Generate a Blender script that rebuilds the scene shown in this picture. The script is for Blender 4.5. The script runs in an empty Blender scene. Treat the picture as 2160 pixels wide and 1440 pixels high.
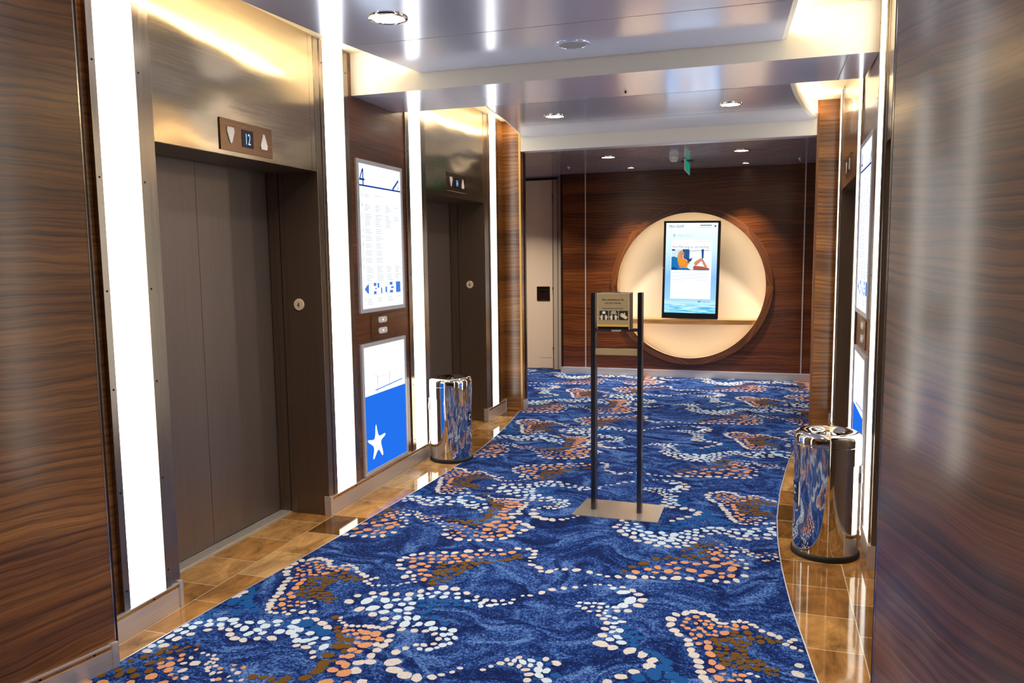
import bpy, bmesh, math, random
from mathutils import Vector, Matrix
random.seed(11)
PI = math.pi
SC = bpy.context.scene
COL = SC.collection

# ------------------------------------------------------------------ materials
MATS = {}
def srgb(r, g, b):
    f = lambda c: c/12.92 if c <= .04045 else ((c+.055)/1.055)**2.4
    return (f(r/255), f(g/255), f(b/255), 1)
class NT:
    def __init__(s, name):
        s.m = bpy.data.materials.new(name); s.m.use_nodes = True
        s.t = s.m.node_tree; s.t.nodes.clear()
        s.out = s.n('ShaderNodeOutputMaterial')
        MATS[name] = s.m
    def n(s, typ, **kw):
        nd = s.t.nodes.new(typ)
        for k, v in kw.items():
            if k.startswith('i_'): nd.inputs[k[2:].replace('_', ' ')].default_value = v
            else: setattr(nd, k, v)
        return nd
    def l(s, a, b): s.t.links.new(a, b)
    def bsdf(s, col=(.5, .5, .5, 1), rough=.5, metal=0, spec=.5, coat=0, coat_r=.1):
        b = s.n('ShaderNodeBsdfPrincipled')
        b.inputs['Base Color'].default_value = col; b.inputs['Roughness'].default_value = rough
        b.inputs['Metallic'].default_value = metal; b.inputs['Specular IOR Level'].default_value = spec
        b.inputs['Coat Weight'].default_value = coat; b.inputs['Coat Roughness'].default_value = coat_r
        s.l(b.outputs[0], s.out.inputs[0]); s.b = b; return b
    def pos(s, scale=(1, 1, 1), uv=False, rot=(0, 0, 0)):
        src = s.n('ShaderNodeTexCoord').outputs['UV'] if uv else s.n('ShaderNodeNewGeometry').outputs['Position']
        mp = s.n('ShaderNodeMapping'); mp.inputs['Scale'].default_value = scale; mp.inputs['Rotation'].default_value = rot
        s.l(src, mp.inputs[0]); return mp.outputs[0]
    def noise(s, v, scale=1, detail=3, rough=.5, dist=0):
        n = s.n('ShaderNodeTexNoise'); n.inputs['Scale'].default_value = scale; n.inputs['Detail'].default_value = detail
        n.inputs['Roughness'].default_value = rough; n.inputs['Distortion'].default_value = dist
        s.l(v, n.inputs['Vector']); return n.outputs['Fac']
    def ramp(s, f, stops):
        r = s.n('ShaderNodeValToRGB'); e = r.color_ramp.elements
        while len(e) < len(stops): e.new(.5)
        for q, (p, c) in zip(e, stops): q.position = p; q.color = c
        s.l(f, r.inputs[0]); return r.outputs[0]
    def math(s, op, a, b=None):
        m = s.n('ShaderNodeMath', operation=op)
        for i, v in enumerate((a, b)):
            if v is None: continue
            if isinstance(v, (int, float)): m.inputs[i].default_value = v
            else: s.l(v, m.inputs[i])
        return m.outputs[0]
    def mix(s, f, a, b, blend='MIX'):
        m = s.n('ShaderNodeMix', data_type='RGBA', blend_type=blend)
        for i, v in ((0, f), (6, a), (7, b)):
            if isinstance(v, (int, float, tuple)): m.inputs[i].default_value = v
            else: s.l(v, m.inputs[i])
        return m.outputs[2]
    def bump(s, h, strength=.1, dist=.01):
        b = s.n('ShaderNodeBump'); b.inputs['Strength'].default_value = strength; b.inputs['Distance'].default_value = dist
        s.l(h, b.inputs['Height']); s.l(b.outputs[0], s.b.inputs['Normal'])

def simple(name, col, rough=.5, metal=0, spec=.5, coat=0, coat_r=.1):
    n = NT(name); n.bsdf(col, rough, metal, spec, coat, coat_r)
    v = n.pos((1, 1, 1)); f = n.noise(v, 9, 2)
    n.l(n.math('MULTIPLY_ADD', f, .06), n.b.inputs['Roughness'])
    n.b.inputs['Roughness'].links[0].from_node.inputs[2].default_value = max(rough-.03, .01)
    return n.m
def emit(name, col, strength):
    n = NT(name); e = n.n('ShaderNodeEmission'); e.inputs[0].default_value = col; e.inputs[1].default_value = strength
    n.l(e.outputs[0], n.out.inputs[0]); return n.m

def wood(name, dark, mid, light, rough=.3, uv=False, coat=.35, coat_r=.16):
    n = NT(name); b = n.bsdf(mid, rough, 0, .5, coat, coat_r)
    v0 = n.pos((1, 1, 1), uv)
    w = n.n('ShaderNodeTexNoise'); w.inputs['Scale'].default_value = 1.1; w.inputs['Detail'].default_value = 3
    n.l(n.pos((1.0, 1.0, 1.3) if not uv else (1.0, 1.3, 1), uv), w.inputs['Vector'])
    sep = n.n('ShaderNodeSeparateXYZ'); n.l(v0, sep.inputs[0])
    z = sep.outputs['Y'] if uv else sep.outputs['Z']
    zz = n.math('ADD', z, n.math('MULTIPLY', w.outputs['Fac'], .16))
    al = n.math('MULTIPLY', sep.outputs['X'], .33) if uv else n.math('MULTIPLY', n.math('ADD', sep.outputs['X'], sep.outputs['Y']), .33)
    cb = n.n('ShaderNodeCombineXYZ'); n.l(al, cb.inputs[0]); n.l(zz, cb.inputs[2])
    def band(sc, ax, det, ro):
        m = n.n('ShaderNodeMapping'); m.inputs['Scale'].default_value = (ax, 1, sc); n.l(cb.outputs[0], m.inputs[0])
        return n.noise(m.outputs[0], 1, det, ro)
    broad = band(5, .9, 3, .6); fine = band(52, 3.2, 4, .62); pore = band(170, 10, 3, .6)
    c1 = n.ramp(broad, [(.28, dark), (.5, mid), (.72, light)])
    g = n.ramp(fine, [(.34, (.2, .16, .13, 1)), (.42, (.52, .47, .43, 1)), (.48, (.92, .9, .87, 1)), (.66, (1.2, 1.17, 1.13, 1))])
    c2 = n.mix(.6, c1, g, 'MULTIPLY')
    p = n.ramp(pore, [(.38, (.45, .4, .37, 1)), (.52, (1.05, 1.05, 1.05, 1))])
    c3 = n.mix(.6, c2, p, 'MULTIPLY')
    md = band(9, 2.0, 2, .5); rg = band(3, .7, 2, .5)
    t = n.math('FRACT', n.math('ADD', n.math('MULTIPLY', zz, 27), n.math('MULTIPLY', rg, 7)))
    ln = n.ramp(t, [(0, (.2, .15, .12, 1)), (.10, (.42, .36, .32, 1)), (.30, (.86, .84, .82, 1)), (.62, (1.08, 1.07, 1.06, 1)), (.93, (1.0, .98, .96, 1)), (1, (.3, .25, .21, 1))])
    c4 = n.mix(n.ramp(md, [(.36, (.12,)*3+(1,)), (.62, (.85,)*3+(1,))]), c3, n.mix(1, c3, ln, 'MULTIPLY'))
    n.l(c4, b.inputs['Base Color'])
    n.bump(fine, .08, .002)
    return n.m

def brushed(name, col, rough, axis='h', wave=0.0, streak=.12, aniso=0.0, metal=1):
    n = NT(name); b = n.bsdf(col, rough, metal)
    sc = {'h': (2.5, 2.5, 320), 'v': (320, 320, 2.5), 'f': (260, 3, 3)}[axis]
    f = n.noise(n.pos(sc), 1, 2, .6)
    n.l(n.mix(1.0, col, n.ramp(f, [(.3, (1-streak,)*3+(1,)), (.7, (1+streak*.3,)*3+(1,))]), 'MULTIPLY'), b.inputs['Base Color'])
    r = n.math('MULTIPLY_ADD', f, .12); r.node.inputs[2].default_value = rough-.06; n.l(r, b.inputs['Roughness'])
    if wave:
        h = n.noise(n.pos((1.0, 1.0, 2.6)), 1.4, 1, .3)
        n.bump(h, 1.0, wave)
    if aniso: b.inputs['Anisotropic'].default_value = aniso
    return n.m

def mk_mats():
    wood('walnut', srgb(84, 48, 18), srgb(134, 84, 36), srgb(172, 116, 56))
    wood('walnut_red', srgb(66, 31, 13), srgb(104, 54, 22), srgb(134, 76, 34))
    wood('walnut_satin', srgb(80, 44, 20), srgb(120, 72, 34), srgb(152, 98, 48), .34, False, 1, .17)
    wood('walnut_ring', srgb(74, 38, 15), srgb(112, 64, 28), srgb(140, 86, 40), .35, True)
    wood('oak_shelf', srgb(150, 108, 60), srgb(180, 134, 78), srgb(205, 160, 100), .4)
    brushed('header_steel', srgb(206, 188, 160), .17, 'h', .02, .08)
    brushed('door_steel', srgb(138, 122, 112), .4, 'v', .002, metal=.75)
    brushed('jamb_steel', srgb(120, 100, 84), .4, 'v', .002, metal=.7)
    brushed('strip_steel', srgb(165, 152, 138), .24, 'v')
    brushed('base_steel', srgb(212, 206, 206), .3, 'h', metal=.6)
    brushed('plate_steel', srgb(226, 212, 194), .22, 'f', 0, .035, metal=.75)
    brushed('plate_gold', srgb(186, 162, 120), .35, 'h', metal=.35)
    brushed('post_steel', srgb(92, 88, 88), .28, 'v')
    brushed('panel_bronze', srgb(150, 118, 92), .25, 'h')
    brushed('sill_steel', srgb(205, 196, 186), .4, 'h', metal=.6)
    simple('chrome', srgb(226, 220, 212), .05, 1)
    simple('chrome_soft', srgb(214, 208, 202), .14, 1)
    simple('aluminium', srgb(216, 218, 226), .36, .55)
    simple('brass_and_lit_edge', srgb(205, 160, 95), .3, 1)
    simple('rubber', srgb(14, 14, 15), .5)
    simple('black_plastic', srgb(9, 9, 11), .3)
    simple('dark_gap', srgb(12, 9, 8), .8)
    simple('screw_dark', srgb(40, 34, 30), .4, 1)
    simple('white_plastic', srgb(226, 222, 214), .45)
    simple('arrow_white', srgb(236, 230, 226), .4)
    simple('marker_cream', srgb(240, 214, 180), .4)
    simple('print_black', srgb(14, 14, 16), .6)
    simple('print_grey', srgb(150, 150, 146), .6)
    simple('print_pale', srgb(214, 196, 160), .6)
    simple('print_yellow', srgb(214, 160, 50), .5)
    simple('label_navy', srgb(18, 26, 64), .3)
    simple('door_cream', srgb(232, 204, 174), .5)
    simple('frame_cream', srgb(198, 178, 154), .5)
    simple('bronze_dark', srgb(52, 36, 28), .3, .6)
    simple('cove_paint', srgb(232, 220, 194), .6)
    simple('beam_paint', srgb(226, 220, 208), .5)
    simple('niche_paint', srgb(238, 224, 204), .6)
    simple('seam_grey', srgb(120, 118, 128), .5)
    simple('grille_grey', srgb(140, 140, 146), .6)
    emit('green_sign', srgb(40, 176, 140), .5)
    # lacquered metal ceiling panels
    n = NT('ceiling_metal'); b = n.bsdf(srgb(210, 220, 252), .19, .5, .5, .5, .12)
    f = n.noise(n.pos((1, 1, 1)), 2.2, 2); n.bump(f, .05, .01)
    n = NT('slat_metal'); b = n.bsdf(srgb(190, 178, 182), .14, .45, .5)
    f = n.noise(n.pos((1, 1, 1)), 3, 2); n.bump(f, .04, .01)
    # polished travertine border tiles
    n = NT('travertine'); b = n.bsdf((.4, .25, .1, 1), .07, 0, .5)
    mp = n.n('ShaderNodeMapping'); mp.inputs['Rotation'].default_value = (0, 0, PI/2); mp.inputs['Location'].default_value = (.05, .235, 0)
    n.l(n.n('ShaderNodeNewGeometry').outputs['Position'], mp.inputs[0])
    br = n.n('ShaderNodeTexBrick'); br.offset = .5; br.squash = 1
    for k, v in (('Scale', 1), ('Mortar Size', .0022), ('Mortar Smooth', .1), ('Bias', 0), ('Brick Width', .315), ('Row Height', .322)): br.inputs[k].default_value = v
    br.inputs['Color1'].default_value = (0, 0, 0, 1); br.inputs['Color2'].default_value = (1, 1, 1, 1); br.inputs['Mortar'].default_value = (.5, .5, .5, 1)
    n.l(mp.outputs[0], br.inputs['Vector'])
    tone = n.ramp(br.outputs['Color'], [(0, srgb(96, 64, 30)), (.3, srgb(148, 102, 52)), (.7, srgb(172, 126, 70)), (1, srgb(190, 152, 102))])
    v = n.pos((3.2, 1.6, 1)); cl = n.noise(v, 2.6, 7, .66, .7)
    pat = n.ramp(cl, [(.3, (.32, .28, .24, 1)), (.44, (.74, .7, .66, 1)), (.56, (1.05, 1.03, 1, 1)), (.7, (1.5, 1.46, 1.38, 1))])
    c = n.mix(.9, tone, pat, 'MULTIPLY')
    c = n.mix(br.outputs['Fac'], c, srgb(206, 180, 140))
    n.l(c, b.inputs['Base Color'])
    # carpet pile
    n = NT('carpet_blue'); b = n.bsdf((.02, .06, .3, 1), .95, 0, .1)
    wv = n.n('ShaderNodeTexNoise'); wv.inputs['Scale'].default_value = 1.5; wv.inputs['Detail'].default_value = 2; n.l(n.pos((1, 1, 1)), wv.inputs['Vector'])
    vm = n.n('ShaderNodeVectorMath', operation='MULTIPLY_ADD'); n.l(wv.outputs['Color'], vm.inputs[0]); vm.inputs[1].default_value = (1.15, 1.15, 0); n.l(n.pos((1, 1, 1)), vm.inputs[2])
    mp2 = n.n('ShaderNodeMapping'); mp2.inputs['Scale'].default_value = (3.2, 6.0, 1); n.l(vm.outputs[0], mp2.inputs[0])
    sw = n.noise(mp2.outputs[0], 1.7, 3, .55, .8)
    sp = n.noise(n.pos((1, 1, 1)), 105, 2, .75)
    k = n.math('ADD', n.math('MULTIPLY', n.math('SUBTRACT', sw, .5), 1.7), n.math('MULTIPLY', n.math('SUBTRACT', sp, .5), 1.9))
    k = n.math('ADD', k, .5)
    n.l(n.ramp(k, [(.2, srgb(8, 21, 62)), (.45, srgb(14, 38, 96)), (.62, srgb(36, 68, 130)), (.95, srgb(90, 122, 174))]), b.inputs['Base Color'])
    n.bump(sp, .5, .004)
    for nm, c in (('dot_cream', (196, 188, 182)), ('dot_white', (188, 202, 214)), ('dot_peach', (196, 138, 98)), ('dot_brown', (100, 70, 26)), ('dot_teal', (24, 76, 136))):
        n = NT(nm); b = n.bsdf(srgb(*c), .95, 0, .1)
        sp = n.noise(n.pos((1, 1, 1)), 160, 2, .7)
        n.l(n.mix(1, srgb(*c), n.ramp(sp, [(.3, (.72, .72, .74, 1)), (.65, (1.08, 1.08, 1.08, 1))]), 'MULTIPLY'), b.inputs['Base Color'])
    # light sources
    n = NT('lit_glass'); e = n.n('ShaderNodeEmission'); n.l(e.outputs[0], n.out.inputs[0])
    f = n.noise(n.pos((160, 160, .6)), 1, 2, .5)
    n.l(n.ramp(f, [(.3, (1, .965, .86, 1)), (.7, (1, .99, .93, 1))]), e.inputs[0]); e.inputs[1].default_value = 4.5
    emit('led_warm', (1, .86, .62, 1), 45)
    emit('led_niche', (1, .86, .62, 1), 26)
    emit('lamp_white', (1, .95, .86, 1), 9)
    emit('lamp_warm', (1, .86, .64, 1), 7)
    emit('sign_white', (.90, .96, 1, 1), 1.12)
    emit('sign_blue', srgb(32, 104, 218), 1.05)
    emit('print_blue', srgb(16, 64, 156), .7)
    emit('print_midblue', srgb(66, 122, 210), .95)
    emit('print_lightgrey', srgb(196, 204, 216), .86)
    emit('print_navy', srgb(30, 44, 92), .5)
    emit('digit_blue', srgb(150, 180, 255), 1.6)
    emit('screen_card', (.95, .98, 1, 1), 1.05)
    emit('screen_grey', srgb(200, 212, 228), .84)
    emit('screen_text', srgb(90, 116, 160), .6)
    emit('screen_navy', srgb(30, 56, 104), .7)
    for nm, c, st in (('pic_white', (240, 247, 252), 1.05), ('pic_curtain', (40, 84, 140), .8), ('pic_sofa', (32, 118, 180), .9), ('pic_sofa_dark', (22, 82, 140), .8), ('pic_hair', (206, 160, 96), .9), ('pic_skin', (214, 140, 110), .9), ('pic_skin_dark', (176, 96, 74), .9), ('pic_orange', (246, 146, 30), 1.0), ('pic_tablet', (46, 84, 120), .7), ('pic_shorts', (222, 232, 240), 1.0), ('pic_dark', (40, 36, 44), .7), ('pic_wall', (202, 222, 232), 1.0)):
        emit(nm, srgb(*c), st)
    # display background: pale blue with a sea band at the foot
    n = NT('screen_bg'); e = n.n('ShaderNodeEmission'); n.l(e.outputs[0], n.out.inputs[0])
    uvn = n.n('ShaderNodeTexCoord').outputs['UV']; sep = n.n('ShaderNodeSeparateXYZ'); n.l(uvn, sep.inputs[0])
    g = n.ramp(sep.outputs['Y'], [(0, srgb(90, 180, 210)), (.07, srgb(120, 190, 230)), (.11, srgb(176, 214, 240)), (.16, srgb(140, 186, 236)), (.4, srgb(122, 174, 240)), (.75, srgb(196, 222, 248)), (1, srgb(222, 236, 250))])
    wn = n.noise(n.pos((3, 60, 1), True), 1, 3, .6)
    sea = n.ramp(wn, [(.35, srgb(40, 140, 190)), (.5, srgb(130, 200, 230)), (.65, srgb(236, 248, 252))])
    msk = n.ramp(sep.outputs['Y'], [(.085, (1, 1, 1, 1)), (.115, (0, 0, 0, 1))])
    n.l(n.mix(n.math('MULTIPLY', msk, .75), g, sea), e.inputs[0]); e.inputs[1].default_value = 1.2
mk_mats()

# ------------------------------------------------------------------ builders
def ident(*p): return Vector(p)
class MB:
    """collects shapes (through a mapping into the room) and links them as one mesh object"""
    def __init__(s, F=None): s.bm = bmesh.new(); s.F = F or ident; s.mats = []; s.uv = s.bm.loops.layers.uv.new('UVMap')
    def mi(s, m):
        if m not in s.mats: s.mats.append(m)
        return s.mats.index(m)
    def v(s, p): return s.bm.verts.new(s.F(*p))
    def face(s, pts, m, uvs=None, smooth=False):
        try: f = s.bm.faces.new([s.v(p) if not isinstance(p, bmesh.types.BMVert) else p for p in pts])
        except ValueError: return None
        f.material_index = s.mi(m); f.smooth = smooth
        if uvs:
            for lp, u in zip(f.loops, uvs): lp[s.uv].uv = u
        return f
    def box(s, a, b, m, bev=0, faces=None):
        x0, x1 = sorted((a[0], b[0])); y0, y1 = sorted((a[1], b[1])); z0, z1 = sorted((a[2], b[2]))
        V = [s.v(p) for p in ((x0, y0, z0), (x1, y0, z0), (x1, y1, z0), (x0, y1, z0), (x0, y0, z1), (x1, y0, z1), (x1, y1, z1), (x0, y1, z1))]
        fs = []
        for k, q in zip('bt-+lr', ((3, 2, 1, 0), (4, 5, 6, 7), (0, 1, 5, 4), (2, 3, 7, 6), (3, 0, 4, 7), (1, 2, 6, 5))):
            f = s.bm.faces.new([V[i] for i in q]); f.material_index = s.mi((faces or {}).get(k, m)); fs.append(f)
        if bev:
            es = {e for f in fs for e in f.edges}
            r = bmesh.ops.bevel(s.bm, geom=list(es), offset=bev, segments=2, affect='EDGES', profile=.6, clamp_overlap=True)
        return s
    def prism(s, poly, z0, z1, m, side=None, axis='z', smooth=False):
        P = {'z': lambda p, z: (p[0], p[1], z), 'y': lambda p, z: (p[0], z, p[1]), 'x': lambda p, z: (z, p[0], p[1])}[axis]
        a = [s.v(P(p, z0)) for p in poly]; b = [s.v(P(p, z1)) for p in poly]
        s.face(a[::-1], m); s.face(b, m)
        n = len(poly)
        for i in range(n): s.face([a[i], a[(i+1) % n], b[(i+1) % n], b[i]], side or m, smooth=smooth)
        return s
    def lathe(s, c, prof, m, n=48, axis='z', mats=None, smooth=True):
        rings = []
        for r, h in prof:
            row = []
            for i in range(n):
                a = 2*PI*i/n; ca, sa = r*math.cos(a), r*math.sin(a)
                p = {'z': (c[0]+ca, c[1]+sa, c[2]+h), 'y': (c[0]+ca, c[1]+h, c[2]+sa), 'x': (c[0]+h, c[1]+ca, c[2]+sa)}[axis]
                row.append(s.v(p))
            rings.append(row)
        for k in range(len(rings)-1):
            mm = mats[k] if mats else m
            for i in range(n): s.face([rings[k][i], rings[k][(i+1) % n], rings[k+1][(i+1) % n], rings[k+1][i]], mm, smooth=smooth)
        if prof[0][0] > 1e-6: s.face(rings[0][::-1], mats[0] if mats else m)
        if prof[-1][0] > 1e-6: s.face(rings[-1], mats[-1] if mats else m)
        return s
    def build(s, name, parent=None, loc=None, **tags):
        bm = s.bm
        bmesh.ops.remove_doubles(bm, verts=bm.verts, dist=1e-6)
        bmesh.ops.recalc_face_normals(bm, faces=bm.faces)
        for e in bm.edges:
            if len(e.link_faces) == 2 and e.calc_face_angle(0) > .6: e.smooth = False
        org = Vector((0, 0, 0))
        p = parent
        while p is not None: org += p.location; p = p.parent
        if loc is not None: org += Vector(loc)
        me = bpy.data.meshes.new(name)
        bm.transform(Matrix.Translation(-org)); bm.to_mesh(me); bm.free()
        for m in s.mats: me.materials.append(MATS[m])
        o = bpy.data.objects.new(name, me); COL.objects.link(o)
        if loc is not None: o.location = loc
        if parent is not None: o.parent = parent
        for k, v in tags.items(): o[k] = v
        return o
def thing(name, label, cat, loc, group=None):
    o = bpy.data.objects.new(name, None); COL.objects.link(o); o.location = loc; o.empty_display_size = .1
    o['label'] = label; o['category'] = cat
    if group: o['group'] = group
    return o
def struct(mb, name): return mb.build(name, kind='structure')

_tc = {}
def text_polys(txt, shear=0):
    if (txt, shear) in _tc: return _tc[(txt, shear)]
    cu = bpy.data.curves.new('t', 'FONT'); cu.body = txt; cu.size = 1; cu.resolution_u = 3; cu.shear = shear
    ob = bpy.data.objects.new('t', cu); COL.objects.link(ob)
    dg = bpy.context.evaluated_depsgraph_get(); me = ob.evaluated_get(dg).to_mesh()
    vs = [(v.co.x, v.co.y) for v in me.vertices]; fs = [tuple(p.vertices) for p in me.polygons]
    ob.evaluated_get(dg).to_mesh_clear(); bpy.data.objects.remove(ob); bpy.data.curves.remove(cu)
    _tc[(txt, shear)] = (vs, fs); return vs, fs
def text(mb, G, txt, u, w, size, m, align='L', sx=1.0, shear=0):
    """flat lettering; G(u,w) gives the point on the printed surface"""
    vs, fs = text_polys(txt, shear)
    wd = max(v[0] for v in vs)*size*sx; off = {'L': 0, 'C': -wd/2, 'R': -wd}[align]
    P = [G(u+off+x*size*sx, w+y*size) for x, y in vs]
    for f in fs: mb.face([P[i] for i in f], m)
def poly(mb, G, pts, m): mb.face([G(*p) for p in pts], m)
def rect(mb, G, u0, w0, u1, w1, m): poly(mb, G, [(u0, w0), (u1, w0), (u1, w1), (u0, w1)], m)
def smooth_loop(pts, k=5):
    out = []; n = len(pts)
    for i in range(n):
        p0, p1, p2, p3 = (Vector(pts[(i+j-1) % n]) for j in range(4))
        for q in range(k):
            t = q/k
            out.append(tuple(.5*((2*p1)+(p2-p0)*t+(2*p0-5*p1+4*p2-p3)*t*t+(3*p1-p0-3*p2+p3)*t**3)))
    return out
def lerp_tab(tab, y):
    if y <= tab[0][0]: return tab[0][1]
    for (a, b), (c, d) in zip(tab, tab[1:]):
        if y <= c: return b+(d-b)*(y-a)/(c-a)
    return tab[-1][1]
# ------------------------------------------------------------------ room frame
LX = -2.51
def FL(s, d, z): return Vector((LX+d, s, z))
def FR(s, d, z): return Vector((.4546+.021*s-d, s, z))
SIDES = {'left': FL, 'right': FR}
COVE1, COVE2 = 2.857, 2.92
def mirror_u(side, s0, s1, u): return s0+u if side == 'left' else s1-u

# floor of polished stone, seen as a border either side of the carpet
m = MB(); m.box((-4.6, -4.2, -.06), (3.4, 10.9, 0), 'travertine'); struct(m, 'floor')

# carpet: one mesh, pile and woven dots
EL = [(-4.2, -2.6), (1.2, -2.48), (2.31, -2.374), (2.687, -2.352), (2.981, -2.328), (3.315, -2.294), (3.743, -2.266), (4.265, -2.236), (4.896, -2.196), (5.505, -2.176), (5.9, -2.182), (6.309, -2.206), (6.983, -2.268), (7.56, -2.345), (7.61, -2.352)]
ER = [(-4.2, 1.9), (.6, .62), (2.3, .318), (2.932, .218), (3.07, .206), (3.299, .178), (3.568, .149), (3.945, .121), (4.341, .106), (4.83, .108), (5.388, .138), (6.094, .202), (6.481, .255), (7.0, .33), (7.6, .43), (7.61, .432)]
ys = sorted({round(-4.2+.2*i, 3) for i in range(60) if -4.2+.2*i < 7.6} | {7.6})
outl = [(lerp_tab(EL, y), y) for y in ys]; outr = [(lerp_tab(ER, y), y) for y in ys]
CZ = .004
def in_carpet(x, y, mg=0):
    if y > 7.6: return (-3.9 < x < .6) and y < (10.22 if x > -2.55 else 10.58)-mg and not (y < 7.8 and x < -2.3)
    return lerp_tab(EL, y)+mg < x < lerp_tab(ER, y)-mg and y > -3.9
m = MB()
for i in range(len(ys)-1):
    m.face([(outl[i][0], ys[i], CZ), (outr[i][0], ys[i], CZ), (outr[i+1][0], ys[i+1], CZ), (outl[i+1][0], ys[i+1], CZ)], 'carpet_blue')
m.box((-4.2, 7.6, 0), (.62, 10.62, CZ), 'carpet_blue')
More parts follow.
